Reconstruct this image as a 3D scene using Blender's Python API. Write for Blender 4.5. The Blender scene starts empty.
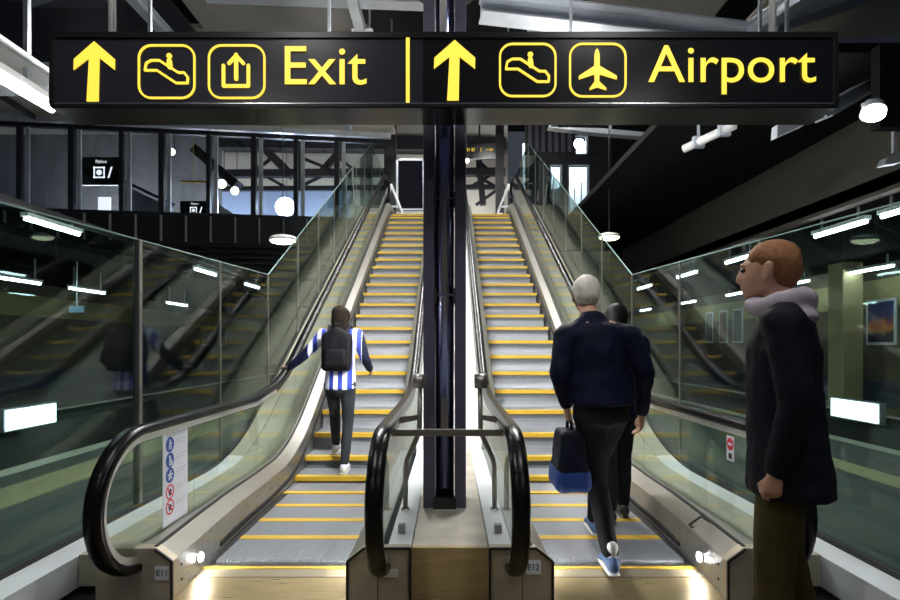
import bpy, bmesh, math, random
from mathutils import Vector, Matrix
random.seed(7)
scene = bpy.context.scene
COL = scene.collection
F, HC, CX, HY = 520.0, 1.33, 450.0, 345.0

def P(px, py, d):
    return ((px - CX) / F * d, d, HC - (py - HY) / F * d)

# ------------------------------------------------------------------ camera
cd = bpy.data.cameras.new('camera'); cam = bpy.data.objects.new('camera', cd); COL.objects.link(cam)
cam.location = (0, 0, HC); cam.rotation_euler = (math.pi / 2, 0, 0)
cd.sensor_width = 36; cd.lens = F / 900 * 36; cd.shift_y = (HY - 300) / 900
cd.clip_start = 0.05; cd.clip_end = 200
scene.camera = cam

# ------------------------------------------------------------------ materials
def nodes_of(m):
    m.use_nodes = True
    return m.node_tree.nodes, m.node_tree.links

def mat(name, col, rough=0.6, metal=0.0, noise=0.0, scale=8.0, stretch=(1, 1, 1), bump=0.0, emit=None, estr=0.0, spec=0.5, rvar=0.0, coat=0.0):
    m = bpy.data.materials.new(name); n, l = nodes_of(m)
    b = n['Principled BSDF']
    b.inputs['Base Color'].default_value = (*col, 1); b.inputs['Roughness'].default_value = rough
    b.inputs['Metallic'].default_value = metal; b.inputs['Specular IOR Level'].default_value = spec
    b.inputs['Coat Weight'].default_value = coat
    if emit:
        b.inputs['Emission Color'].default_value = (*emit, 1); b.inputs['Emission Strength'].default_value = estr
    if noise or bump or rvar:
        tc = n.new('ShaderNodeTexCoord'); mp = n.new('ShaderNodeMapping'); mp.inputs['Scale'].default_value = stretch
        nz = n.new('ShaderNodeTexNoise'); nz.inputs['Scale'].default_value = scale; nz.inputs['Detail'].default_value = 5
        l.new(tc.outputs['Object'], mp.inputs['Vector']); l.new(mp.outputs['Vector'], nz.inputs['Vector'])
        if noise:
            r = n.new('ShaderNodeMix'); r.data_type = 'RGBA'
            lo = tuple(max(0, c * (1 - noise)) for c in col); hi = tuple(min(1, c * (1 + noise)) for c in col)
            r.inputs['A'].default_value = (*lo, 1); r.inputs['B'].default_value = (*hi, 1)
            l.new(nz.outputs['Fac'], r.inputs['Factor']); l.new(r.outputs['Result'], b.inputs['Base Color'])
        if rvar:
            mr = n.new('ShaderNodeMapRange'); mr.inputs['From Min'].default_value = 0.3; mr.inputs['From Max'].default_value = 0.7
            mr.inputs['To Min'].default_value = max(0.02, rough - rvar); mr.inputs['To Max'].default_value = rough + rvar
            l.new(nz.outputs['Fac'], mr.inputs['Value']); l.new(mr.outputs['Result'], b.inputs['Roughness'])
        if bump:
            bp = n.new('ShaderNodeBump'); bp.inputs['Strength'].default_value = bump; bp.inputs['Distance'].default_value = 0.01
            l.new(nz.outputs['Fac'], bp.inputs['Height']); l.new(bp.outputs['Normal'], b.inputs['Normal'])
    return m

def glass(name, tint, ior=1.45, rough=0.0):
    m = bpy.data.materials.new(name); n, l = nodes_of(m); n.clear()
    o = n.new('ShaderNodeOutputMaterial'); mx = n.new('ShaderNodeMixShader'); fr = n.new('ShaderNodeFresnel')
    t = n.new('ShaderNodeBsdfTransparent'); g = n.new('ShaderNodeBsdfGlossy')
    t.inputs['Color'].default_value = (*tint, 1); g.inputs['Roughness'].default_value = rough
    ge = n.new('ShaderNodeNewGeometry'); mr = n.new('ShaderNodeMapRange')
    mr.inputs['To Min'].default_value = ior; mr.inputs['To Max'].default_value = 1 / ior
    l.new(ge.outputs['Backfacing'], mr.inputs['Value']); l.new(mr.outputs['Result'], fr.inputs['IOR'])
    l.new(fr.outputs['Fac'], mx.inputs['Fac']); l.new(t.outputs['BSDF'], mx.inputs[1]); l.new(g.outputs['BSDF'], mx.inputs[2])
    l.new(mx.outputs['Shader'], o.inputs['Surface'])
    return m

def emis(name, col, s):
    m = bpy.data.materials.new(name); n, l = nodes_of(m)
    b = n['Principled BSDF']; b.inputs['Base Color'].default_value = (*[c * .6 for c in col], 1)
    b.inputs['Emission Color'].default_value = (*col, 1); b.inputs['Emission Strength'].default_value = s
    return m

M = {}
M['steel'] = mat('brushed_steel', (.40, .40, .39), .34, .85, noise=.18, scale=6, stretch=(30, 1, 30), rvar=.08)
M['deck'] = mat('deck_metal', (.30, .29, .26), .40, .6, noise=.22, scale=4, stretch=(6, 1.2, 6), rvar=.1)
M['outer_deck'] = mat('outer_deck_metal', (.42, .40, .31), .45, .3, noise=.25, scale=3, stretch=(5, 1, 5))
M['ledge'] = mat('white_aluminium', (.72, .75, .78), .4, .3, noise=.08, scale=5)
M['rubber'] = mat('black_rubber', (.004, .004, .005), .27, 0, spec=.22)
M['black'] = mat('matt_black', (.012, .012, .013), .6)
M['void'] = mat('black_paint', (.006, .006, .007), .9, spec=.1)
M['brush'] = mat('skirt_brush', (.006, .006, .006), .9)
M['chrome'] = mat('polished_steel', (.75, .74, .72), .2, 1.0)
M['guide'] = mat('guide_steel', (.72, .72, .70), .32, .7)
M['gunmetal'] = mat('guard_metal', (.30, .28, .26), .35, .9)
M['bronze'] = mat('bronze_end_plate', (.46, .40, .31), .42, .35, noise=.25, scale=3, stretch=(1, 1, 6), rvar=.1)
M['brass'] = mat('worn_brass_plate', (.46, .36, .18), .40, .45, noise=.35, scale=5, stretch=(1, 1, 8), rvar=.12)
M['floor_plate'] = mat('floor_plate_metal', (.32, .25, .13), .38, .6, noise=.55, scale=5, stretch=(1, 16, 1), rvar=.12, bump=.15)
M['comb'] = mat('comb_metal', (.34, .30, .22), .4, .7)
M['tread'] = mat('step_tread', (.30, .32, .35), .5, .25, noise=.12, scale=20)
M['yellow'] = mat('yellow_edge_paint', (.62, .40, .03), .55, noise=.15, scale=25)
M['white_cover'] = mat('white_cover', (.82, .82, .80), .5, noise=.05, scale=4)
M['pillar'] = mat('dark_blue_paint', (.085, .08, .125), .45, .2, noise=.25, scale=6)
M['pipe'] = mat('polished_blue_pipe', (.20, .22, .40), .16, 1.0)
M['balglass'] = glass('balustrade_glass', (.90, .95, .92))
M['screen'] = glass('screen_glass', (.655, .765, .75), 1.43)
M['winglass'] = glass('window_glass', (.88, .92, .95))
M['glassedge'] = mat('green_glass_edge', (.20, .30, .29), .2, 0)
M['galv'] = mat('galvanised_steel', (.58, .62, .68), .4, .55, noise=.3, scale=4, rvar=.1)
M['white_paint'] = mat('white_paint', (.82, .82, .82), .4)
M['rodwhite'] = mat('gloss_white_rod', (.93, .93, .93), .25)
M['cream'] = mat('cream_panel', (.62, .58, .48), .7, noise=.12, scale=2)
M['truss'] = mat('dark_truss', (.02, .02, .025), .55)
M['mullion'] = mat('dark_mullion', (.035, .035, .045), .4, .5)
M['fascia'] = mat('black_fascia', (.010, .010, .013), .45)
M['fin'] = mat('fascia_fin', (.30, .30, .31), .45, .4)
M['signbody'] = mat('sign_casing', (.012, .012, .014), .25, .1)
M['signface'] = mat('sign_face', (.006, .006, .008), .22, spec=.3)
M['signface_sheen'] = mat('sign_face_sheen', (.018, .018, .027), .25, spec=.35)  # lighter copy of the sign face, ceiling reflection put into the colour
M['signunder'] = mat('sign_underside', (.022, .022, .022), .22, .8, noise=.3, scale=2, stretch=(3, .3, 1))
M['signyellow'] = emis('lit_yellow_letter', (1.0, .74, .07), 0.95)
M['tube'] = emis('white_tube', (.93, .97, 1.0), 34)
M['tube_soft'] = emis('soft_tube', (.90, .95, 1.0), 4)
M['downlight'] = emis('warm_diffuser', (1.0, .96, .88), 22)
M['flood'] = emis('cold_flood', (.75, .87, 1.0), 45)
M['warm'] = emis('warm_lamp', (1.0, .86, .60), 9)
M['comb_light'] = emis('comb_lens', (1.0, .98, .92), 380)
M['panel_lit'] = emis('lit_panel', (.90, .96, 1.0), 7)
M['screenwhite'] = emis('lit_white_sign', (.95, .97, 1.0), 1.2)
M['platform'] = mat('platform_concrete', (.085, .09, .08), .75, noise=.3, scale=3, bump=.1)
M['tactile'] = mat('yellow_tactile', (.40, .35, .19), .75, noise=.3, scale=30, bump=.3)
M['edge_white'] = mat('platform_edge_white', (.55, .54, .44), .7, noise=.2, scale=6)
M['ballast'] = mat('track_ballast', (.05, .045, .04), .9, noise=.6, scale=30, bump=.8)
M['rail'] = mat('rail_steel', (.35, .32, .29), .35, .9)
M['brownwall'] = mat('brown_station_wall', (.13, .105, .07), .7, noise=.2, scale=1.5)
M['roofsheet'] = mat('dark_roof_sheet', (.20, .19, .175), .8, noise=.3, scale=1.5)  # cream sheet colour toned down to a darker grey
M['olive'] = mat('olive_lit_wall_band', (.42, .36, .17), .7, noise=.15, scale=2)  # lighter olive paints in the tube light on the wall top
M['beige'] = mat('beige_column', (.52, .44, .24), .65, noise=.15, scale=3)
M['brownfascia'] = mat('brown_fascia', (.055, .050, .040), .7, noise=.15, scale=1)
M['plinth'] = mat('blue_grey_wall_base', (.06, .075, .11), .6)
M['paper'] = mat('white_notice', (.78, .80, .88), .5)
M['ink'] = mat('grey_print', (.45, .47, .52), .6)
M['bluemark'] = mat('blue_print', (.015, .07, .36), .5)
M['redmark'] = mat('red_print', (.70, .03, .06), .5)
M['whitemark'] = mat('white_print', (.85, .87, .92), .5)
M['darktext'] = mat('dark_print', (.04, .04, .04), .5)
M['corr'] = mat('purple_grey_cladding', (.075, .07, .10), .5, .3)
M['whiteroom'] = mat('white_wall', (.80, .82, .84), .7)
M['skin'] = mat('skin', (.52, .29, .20), .5, noise=.1, scale=12)
M['eye'] = mat('eye', (.05, .04, .03), .15)
M['hair_brown'] = mat('dark_brown_hair', (.010, .006, .004), .8, noise=.4, scale=30, stretch=(4, 4, 1), bump=.5, spec=.15)
M['hair_white'] = mat('white_hair', (.72, .68, .60), .6, noise=.25, scale=26, stretch=(3, 3, 1), bump=.5)
M['hair_black'] = mat('black_hair', (.010, .009, .009), .5, noise=.3, scale=30, bump=.5, spec=.15)
M['hair_ginger'] = mat('ginger_brown_hair', (.24, .11, .05), .6, noise=.35, scale=30, stretch=(3, 3, 1), bump=.5, spec=.15)
M['navy'] = mat('navy_jacket', (.004, .006, .024), .65, noise=.3, scale=7, bump=.3, spec=.15)
M['blackcloth'] = mat('black_trousers', (.010, .010, .013), .75, noise=.3, scale=8, bump=.3, spec=.15)
M['charcoal'] = mat('charcoal_trousers', (.028, .031, .038), .75, noise=.3, scale=8, bump=.3, spec=.15)
M['coat'] = mat('dark_coat', (.005, .006, .012), .7, noise=.3, scale=6, bump=.3, spec=.15)
M['khaki'] = mat('khaki_trousers', (.055, .042, .014), .8, noise=.25, scale=8, bump=.3, spec=.15)
M['scarf'] = mat('pale_scarf', (.36, .32, .37), .8, noise=.2, scale=12, bump=.5)
M['bag'] = mat('dark_bag', (.008, .010, .022), .6, noise=.2, scale=8, spec=.15)
M['bagblue'] = mat('blue_bag_panel', (.012, .05, .24), .6, noise=.2, scale=8)
M['backpack'] = mat('black_backpack', (.004, .004, .006), .6, noise=.2, scale=10, bump=.2, spec=.15)
M['shoe_pale'] = mat('pale_trainer', (.62, .64, .70), .55, noise=.1, scale=10)
M['shoe_blue'] = mat('blue_trainer', (.07, .13, .27), .55, noise=.4, scale=14)
M['shoe_dark'] = mat('dark_shoe', (.012, .011, .010), .4)
M['sole'] = mat('white_sole', (.70, .70, .70), .6)
M['sock'] = mat('white_sock', (.75, .75, .75), .8)

def stripes(name, a, b, pitch):
    m = bpy.data.materials.new(name); n, l = nodes_of(m); bs = n['Principled BSDF']; bs.inputs['Roughness'].default_value = .7
    tc = n.new('ShaderNodeTexCoord'); sp = n.new('ShaderNodeSeparateXYZ'); l.new(tc.outputs['Object'], sp.inputs[0])
    mu = n.new('ShaderNodeMath'); mu.operation = 'MULTIPLY'; mu.inputs[1].default_value = 2 * math.pi / pitch; l.new(sp.outputs['X'], mu.inputs[0])
    si = n.new('ShaderNodeMath'); si.operation = 'SINE'; l.new(mu.outputs[0], si.inputs[0])
    cr = n.new('ShaderNodeValToRGB'); cr.color_ramp.elements[0].position = .46; cr.color_ramp.elements[1].position = .54
    cr.color_ramp.elements[0].color = (*a, 1); cr.color_ramp.elements[1].color = (*b, 1)
    ad = n.new('ShaderNodeMath'); ad.operation = 'MULTIPLY_ADD'; ad.inputs[1].default_value = .5; ad.inputs[2].default_value = .5
    l.new(si.outputs[0], ad.inputs[0]); l.new(ad.outputs[0], cr.inputs['Fac']); l.new(cr.outputs['Color'], bs.inputs['Base Color'])
    return m
M['stripes'] = stripes('blue_white_stripes', (.80, .82, .92), (.02, .05, .42), .088)

def poster_mat(name, cols, scale=2.5, seed=0):
    m = bpy.data.materials.new(name); n, l = nodes_of(m); b = n['Principled BSDF']; b.inputs['Roughness'].default_value = .4
    tc = n.new('ShaderNodeTexCoord'); mp = n.new('ShaderNodeMapping'); mp.inputs['Location'].default_value = (seed, seed * 2, seed)
    nz = n.new('ShaderNodeTexNoise'); nz.inputs['Scale'].default_value = scale; nz.inputs['Detail'].default_value = 4
    cr = n.new('ShaderNodeValToRGB'); e = cr.color_ramp.elements
    while len(e) < len(cols): e.new(.5)
    for i, c in enumerate(cols):
        e[i].position = .3 + .4 * i / (len(cols) - 1); e[i].color = (*c, 1)
    l.new(tc.outputs['Object'], mp.inputs[0]); l.new(mp.outputs[0], nz.inputs['Vector'])
    l.new(nz.outputs['Fac'], cr.inputs['Fac']); l.new(cr.outputs['Color'], b.inputs['Base Color'])
    return m

# ------------------------------------------------------------------ mesh builder
class MB:
    def __init__(s): s.v = []; s.f = []; s.smooth = set()
    def add(s, vs, fs, smooth=False):
        o = len(s.v); s.v += [tuple(v) for v in vs]
        for f in fs:
            if smooth: s.smooth.add(len(s.f))
            s.f.append(tuple(i + o for i in f))
        return s
    def box(s, x0, x1, y0, y1, z0, z1):
        x0, x1 = min(x0, x1), max(x0, x1); y0, y1 = min(y0, y1), max(y0, y1); z0, z1 = min(z0, z1), max(z0, z1)
        return s.add([(x0, y0, z0), (x1, y0, z0), (x1, y1, z0), (x0, y1, z0), (x0, y0, z1), (x1, y0, z1), (x1, y1, z1), (x0, y1, z1)],
                     [(0, 3, 2, 1), (4, 5, 6, 7), (0, 1, 5, 4), (1, 2, 6, 5), (2, 3, 7, 6), (3, 0, 4, 7)])
    def bar(s, p, q, w, h=None, up=(0, 0, 1)):
        h = h or w; p, q = Vector(p), Vector(q); t = (q - p).normalized(); u = Vector(up)
        if abs(t.dot(u)) > .98: u = Vector((0, 1, 0))
        a = t.cross(u).normalized(); b = a.cross(t).normalized()
        vs = [c + a * i * w / 2 + b * j * h / 2 for c in (p, q) for i, j in ((-1, -1), (1, -1), (1, 1), (-1, 1))]
        return s.add(vs, [(0, 3, 2, 1), (4, 5, 6, 7), (0, 1, 5, 4), (1, 2, 6, 5), (2, 3, 7, 6), (3, 0, 4, 7)])
    def tube(s, pts, r, n=12, caps=True):
        pts = [Vector(p) for p in pts]; rs = r if isinstance(r, (list, tuple)) else [r] * len(pts)
        rings = []; ref = None
        for i, p in enumerate(pts):
            t = (pts[min(i + 1, len(pts) - 1)] - pts[max(i - 1, 0)]).normalized()
            if ref is None:
                ref = Vector((0, 0, 1)) if abs(t.z) < .9 else Vector((1, 0, 0))
            a = (ref - t * ref.dot(t)).normalized(); ref = a; b = t.cross(a)
            rings.append([p + (a * math.cos(2 * math.pi * k / n) + b * math.sin(2 * math.pi * k / n)) * rs[i] for k in range(n)])
        vs = [v for ring in rings for v in ring]; fs = []
        for i in range(len(pts) - 1):
            for k in range(n):
                fs.append((i * n + k, i * n + (k + 1) % n, (i + 1) * n + (k + 1) % n, (i + 1) * n + k))
        s.add(vs, fs, True)
        if caps:
            s.add(rings[0], [tuple(reversed(range(n)))]); s.add(rings[-1], [tuple(range(n))])
        return s
    def ell(s, c, r, n=16, m=10):
        vs = [(c[0], c[1], c[2] - r[2])]
        for j in range(1, m):
            a = -math.pi / 2 + math.pi * j / m
            for k in range(n):
                b = 2 * math.pi * k / n
                vs.append((c[0] + r[0] * math.cos(a) * math.cos(b), c[1] + r[1] * math.cos(a) * math.sin(b), c[2] + r[2] * math.sin(a)))
        vs.append((c[0], c[1], c[2] + r[2])); fs = []
        for k in range(n): fs.append((0, 1 + (k + 1) % n, 1 + k))
        for j in range(m - 2):
            for k in range(n):
                a = 1 + j * n + k; b = 1 + j * n + (k + 1) % n
                fs.append((a, b, b + n, a + n))
        top = len(vs) - 1
        for k in range(n): fs.append((1 + (m - 2) * n + k, 1 + (m - 2) * n + (k + 1) % n, top))
        return s.add(vs, fs, True)
    def prism(s, poly, fn, t0, t1):
        """poly of 2-D points; fn(a, b, t) -> 3-D; extruded from t0 to t1."""
        n = len(poly); vs = [fn(a, b, t0) for a, b in poly] + [fn(a, b, t1) for a, b in poly]
        return s.add(vs, [tuple(range(n)), tuple(reversed(range(n, 2 * n)))] + [(i, i + n, (i + 1) % n + n, (i + 1) % n) for i in range(n)])
    def sweep(s, path, prof, x0, sx=1, closed=True, caps=True, smooth=False):
        """path in (y,z); prof of (x, n) around it."""
        rings = []
        for i, p in enumerate(path):
            a = path[max(i - 1, 0)]; b = path[min(i + 1, len(path) - 1)]
            ty, tz = b[0] - a[0], b[1] - a[1]; L = math.hypot(ty, tz) or 1; ny, nz = -tz / L, ty / L
            rings.append([(x0 + sx * q[0], p[0] + ny * q[1], p[1] + nz * q[1]) for q in prof])
        n = len(prof); vs = [v for r in rings for v in r]; fs = []
        for i in range(len(path) - 1):
            for k in range(n if closed else n - 1):
                fs.append((i * n + k, i * n + (k + 1) % n, (i + 1) * n + (k + 1) % n, (i + 1) * n + k))
        s.add(vs, fs, smooth)
        if caps and closed:
            s.add(rings[0], [tuple(range(n))]); s.add(rings[-1], [tuple(reversed(range(n)))])
        return s
    def loft_z(s, ds, prof, sx=1, smooth=False):
        """vertical-section loft: prof(d) -> list of (x, z) at depth d."""
        rings = [[(sx * x, d, z) for x, z in prof(d)] for d in ds]; n = len(rings[0]); vs = [v for r in rings for v in r]; fs = []
        for i in range(len(ds) - 1):
            for k in range(n):
                fs.append((i * n + k, i * n + (k + 1) % n, (i + 1) * n + (k + 1) % n, (i + 1) * n + k))
        s.add(vs, fs, smooth); s.add(rings[0], [tuple(range(n))]); s.add(rings[-1], [tuple(reversed(range(n)))])
        return s

ORG = {}
def build(name, mb, m, parent=None, bevel=0.0):
    org = ORG.get(parent, Vector((0, 0, 0))) if parent else Vector((0, 0, 0))
    me = bpy.data.meshes.new(name)
    me.from_pydata([tuple(Vector(v) - org) for v in mb.v], [], mb.f)
    for i, p in enumerate(me.polygons): p.use_smooth = i in mb.smooth
    bm = bmesh.new(); bm.from_mesh(me)
    bmesh.ops.remove_doubles(bm, verts=bm.verts, dist=1e-5)
    bmesh.ops.recalc_face_normals(bm, faces=bm.faces); bm.to_mesh(me); bm.free()
    me.materials.append(M[m] if isinstance(m, str) else m)
    o = bpy.data.objects.new(name, me); COL.objects.link(o)
    if parent: o.parent = parent
    ORG[o] = org
    if bevel:
        bv = o.modifiers.new('bevel', 'BEVEL'); bv.width = bevel; bv.segments = 2; bv.limit_method = 'ANGLE'
    return o
def tag(o, label, cat, group=None):
    o['label'] = label; o['category'] = cat
    if group: o['group'] = group
    return o
def thing(name, loc, label, cat, group=None):
    o = bpy.data.objects.new(name, None); COL.objects.link(o); o.location = loc; o.empty_display_size = .1
    ORG[o] = Vector(loc)
    return tag(o, label, cat, group)
def struct(name, mb, m, parent=None):
    o = build(name, mb, m, parent)
    if not parent: o['kind'] = 'structure'
    return o
def text_mb(body, x0, x1, z0, z1, y, thick=.006, bold=.0):
    """lettering in the XZ plane facing the camera, fitted to a box."""
    cu = bpy.data.curves.new('t', 'FONT'); cu.body = body; cu.size = 1; cu.offset = bold; cu.resolution_u = 6
    ob = bpy.data.objects.new('t', cu); COL.objects.link(ob)
    dg = bpy.context.evaluated_depsgraph_get(); me = bpy.data.meshes.new_from_object(ob.evaluated_get(dg))
    vs = [v.co.copy() for v in me.vertices]
    ax, bx = min(v.x for v in vs), max(v.x for v in vs); ay, by = min(v.y for v in vs), max(v.y for v in vs)
    fl = [((v.x - ax) / (bx - ax) * (x1 - x0) + x0, (v.y - ay) / (by - ay) * (z1 - z0) + z0) for v in vs]
    fs = [tuple(p.vertices) for p in me.polygons]; n = len(fl)
    mb = MB(); mb.add([(a, y, b) for a, b in fl], fs)
    bpy.data.objects.remove(ob); bpy.data.curves.remove(cu); bpy.data.meshes.remove(me)
    return mb

# ------------------------------------------------------------------ escalator incline
TAN = .578; D1, D2 = 4.5, 5.74; DC = (D1 + D2) / 2; U1, U2 = 12.9, 13.9; UC = (U1 + U2) / 2
TOP = TAN * (UC - DC)
def b(d):
    if d <= D1: return 0.0
    if d < D2: return TAN * (d - D1) ** 2 / (2 * (D2 - D1))
    if d < U1: return TAN * (d - DC)
    if d < U2: return TOP - TAN * (U2 - d) ** 2 / (2 * (U2 - U1))
    return TOP
def kk(d):
    t = max(0, min(1, (d - D1) / (D2 - D1))) * (1 - max(0, min(1, (d - U1) / (U2 - U1))))
    return 1 + .155 * t
def bo(d, o): return b(d) + o * kk(d)
def stations(a, z, flat=.6):
    ds = [a]; d = a
    while d < z - 1e-6:
        st = .12 if (D1 - .13 < d < D2 or U1 - .1 < d < U2) else .5
        d = min(z, d + st)
        if z - d < .03: d = z
        ds.append(d)
    return ds
LAND = 14.2

HR = .90
def rail_path(r, zc, off, d_end):
    """newel arc then along the incline; r radius of the arc."""
    c = (2.75, zc); pts = []
    pts.append((c[0] + .12, zc - r))
    for i in range(25):
        a = -math.pi / 2 - math.pi * i / 24
        pts.append((c[0] + r * math.cos(a) * 1.02, zc + r * math.sin(a)))
    for d in stations(2.85, d_end)[0:]:
        pts.append((d, bo(d, off)))
    return pts

step_mesh = None
def make_step():
    """one step: grooved tread and riser, nose at the origin."""
    W0 = -.474; n = 52; pitch = .948 / n; dep = .36; g = .008
    prof = []
    for i in range(n):
        x = W0 + i * pitch
        prof += [(x, 0), (x + pitch * .55, 0), (x + pitch * .55, -g), (x + pitch, -g)]
    mb = MB(); m = len(prof)
    # section in (y,z) for outer (0) and groove (-g)
    def sec(x, o):
        return [(x, dep, o), (x, .012, o), (x, .0 - o, -.012), (x, .004 - o, -.045), (x, .03 - o, -.062), (x, .046 - o, -.10), (x, .040 - o, -.14), (x, .020 - o, -.18), (x, -.002 - o, -.212)]
    vs = []
    for x, o in prof: vs += sec(x, o)
    fs = []; S = 9
    for i in range(m - 1):
        for k in range(S - 1):
            fs.append((i * S + k, i * S + k + 1, (i + 1) * S + k + 1, (i + 1) * S + k))
    mb.add(vs, fs)
    mb.box(W0, -W0, .07, dep - .005, -.215, -.02)
    return mb
def make_edge():
    mb = MB()
    mb.box(-.474, .474, -.004, .062, -.012, .0025); mb.box(-.474, .474, -.005, .012, -.042, -.0)
    return mb
STEP_DATA = {}

def escalator(s, label, side):
    """s=+1 right, -1 left."""
    xc = s * 1.022
    E = thing('escalator', (xc, 3.1, 0), label, 'escalator', 'pair of up escalators')
    # steps
    base_d = 5.02 - .36 * 5
    ks = [base_d + .36 * i for i in range(0, 29)]
    for i, d in [(i, ks[i]) for i in list(range(1, len(ks))) + [0]]:
        z = b(d) if d < U2 else TOP
        if d + .36 > LAND: continue
        if not STEP_DATA:
            st = build('step', make_step(), 'tread'); ed = build('yellow_edge', make_edge(), 'yellow')
            STEP_DATA['s'] = st; STEP_DATA['e'] = ed; first = True
            so, eo = st, ed
        else:
            so = STEP_DATA['s'].copy(); COL.objects.link(so); eo = STEP_DATA['e'].copy(); COL.objects.link(eo)
        if i == 0: bpy.data.objects.remove(eo)
        so.parent = E; so.location = (0, d - 3.1, z - .004)
        if i == 0: continue
        eo.parent = so; eo.location = (0, 0, 0)
    # comb, floor plate
    mb = MB(); mb.box(xc - .476, xc + .476, 2.97, 3.10, -.03, .006)
    for i in range(62):
        x = xc - .47 + i * .0151
        mb.add([(x, 3.10, -.01), (x + .007, 3.10, -.01), (x + .007, 3.10, .006), (x, 3.10, .006), (x + .0035, 3.19, -.004)], [(0, 1, 2, 3), (0, 1, 4), (1, 2, 4), (2, 3, 4), (3, 0, 4)])
    cp = build('comb_plate', mb, 'comb', E)
    mb = MB(); mb.box(xc - .476, xc + .476, 3.075, 3.105, 0, .009); build('yellow_comb_strip', mb, 'yellow', cp)
    mb = MB(); mb.box(xc - .476, xc + .476, 2.55, 2.968, -.03, .003); mb.box(xc - .476, xc + .476, 1.7, 2.545, -.03, .003)
    build('floor_plate', mb, 'floor_plate', E)
    # outer and inner sides ------------------------------------------------
    for kind in ('outer', 'inner'):
        if kind == 'outer': xi, dirn, d0 = 1.44, 1, 2.71
        else: xi, dirn, d0 = (.535 if s < 0 else .522), -1, 2.71
        X = lambda o: s * q(o, 3.03)
        ds = stations(d0 + .015, LAND)
        xo = (lambda d: 1.44 + .06 * min(1, max(0, (d - 2.7) / .9)) + .02 * min(1, max(0, (d - 4) / 4))) if kind == 'outer' else (lambda d: xi)
        q = lambda o, d=2.71: xo(d) + dirn * o
        XG = 1.64 if kind == 'outer' else (.350 if s < 0 else .328)
        # skirt
        mb = MB(); mb.loft_z(ds, lambda d: [(q(0, d), b(d) - .24 if d > 4 else -.02), (q(.02, d), b(d) - .24 if d > 4 else -.02), (q(.02, d), b(d) + .212), (q(0, d), b(d) + .205)], s)
        build('skirt_panel', mb, 'steel', E)
        mb = MB(); mb.loft_z(stations(3.35, LAND - .3), lambda d: [(q(-.012, d), b(d) + .035), (q(.0, d), b(d) + .03), (q(.0, d), b(d) + .065), (q(-.012, d), b(d) + .055)], s)
        build('skirt_brush', mb, 'brush', E)
        # deck
        mb = MB(); mb.loft_z(ds, lambda d: [(q(0, d), b(d) + .207), (q(.022, d), b(d) + .14), (XG - dirn * .01, b(d) + .2), (XG - dirn * .01, b(d) + .274), (q(.088, d), b(d) + .272)], s)
        build('inner_deck', mb, 'deck', E)
        mb = MB(); mb.loft_z(ds, lambda d: [(q(.086, d), b(d) + .266), (q(.108, d), b(d) + .266), (q(.106, d), b(d) + .280), (q(.088, d), b(d) + .280)], s)
        build('glass_gasket', mb, 'black', E)
        xg = XG
        # glass panels
        edges = [2.36, 3.33, 4.4, 5.5, 6.6, 7.7, 8.8, 9.9, 11.0, 12.1, 13.2, LAND] if kind == 'outer' else [2.36, 3.8, 5.2, 6.6, 8.0, 9.4, 10.8, 12.2, LAND]
        for i in range(len(edges) - 1):
            a, z = edges[i] + (.003 if i else 0), edges[i + 1] - .003
            mb = MB()
            if i == 0:
                poly = []
                for k in range(17):
                    t = -math.pi / 2 - math.pi * k / 16
                    poly.append((2.75 + .335 * math.cos(t), .525 + .335 * math.sin(t)))
                poly += [(z, .86), (z, .19)]
                mb.prism(poly, lambda y, zz, t: (s * t, y, zz), xg - .005, xg + .005)
            else:
                mb.loft_z(stations(a, z), lambda d: [(xg - .005, b(d) + .19), (xg + .005, b(d) + .19), (xg + .005, bo(d, .86)), (xg - .005, bo(d, .86))], s)
            build('balustrade_glass', mb, 'balglass', E)
        # handrail
        path = rail_path(.355, .525, .88, LAND - .5)
        e = path[-1]
        for k in range(1, 13):      # upper newel
            a = math.pi / 2 - math.pi * k / 12
            path.append((e[0] + .3 * math.cos(a), e[1] - .3 + .3 * math.sin(a)))
        hp = [(-.043, -.015), (-.043, .009), (-.033, .022), (-.012, .029), (.012, .029), (.033, .022), (.043, .009), (.043, -.015), (.030, -.022), (-.030, -.022)]
        mb = MB(); mb.sweep(path, hp, s * xg, 1, smooth=True); hr = build('handrail', mb, 'rubber', E)
        gp = [(-.024, -.058), (.024, -.058), (.024, -.024), (-.024, -.024)]
        mb = MB(); mb.sweep([p for p in path[:-8] if p[0] < 4.9], gp, s * xg, 1); build('handrail_guide', mb, 'guide', E)
        mb = MB(); mb.sweep([p for p in path[:-8] if p[0] > 4.7], gp, s * xg, 1); build('incline_guide', mb, 'black', E)
        # end box
        if kind == 'outer':
            poly = [(1.44, 0), (1.44, .207), (1.53, .274), (1.84, .274), (1.84, 0)]
            mb = MB(); mb.prism(poly, lambda x, z, t: (s * x, t, z), 2.70, 2.76); bx = build('end_plate', mb, 'bronze', E)
            mb = MB(); pl = [(1.455, 0), (1.455, .207), (1.545, .274), (1.83, .274)]
            mb.bar((s * 1.442, 2.695, 0), (s * 1.442, 2.695, .207), .012); mb.bar((s * 1.442, 2.695, .207), (s * 1.53, 2.695, .272), .012)
            build('black_edge_trim', mb, 'black', bx)
            # outer deck
            mb = MB(); mb.loft_z(stations(2.76, LAND), lambda d: [(1.635, b(d) + .05), (1.97, b(d) + .05), (1.97, b(d) + .215), (1.65, b(d) + .225), (1.635, b(d) + .225)], s)
            build('outer_deck', mb, 'outer_deck', E)
            mb = MB(); mb.loft_z(stations(4.6, LAND + .4), lambda d: [(1.60, b(d) - .75), (2.14, b(d) - .75), (2.14, b(d) + .02), (1.60, b(d) + .02)], s)
            build('truss_cladding', mb, 'fascia', E)
        else:
            poly = [(.535, 0), (.535, .207), (.447, .277), (.205, .277), (.205, 0)]
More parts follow.
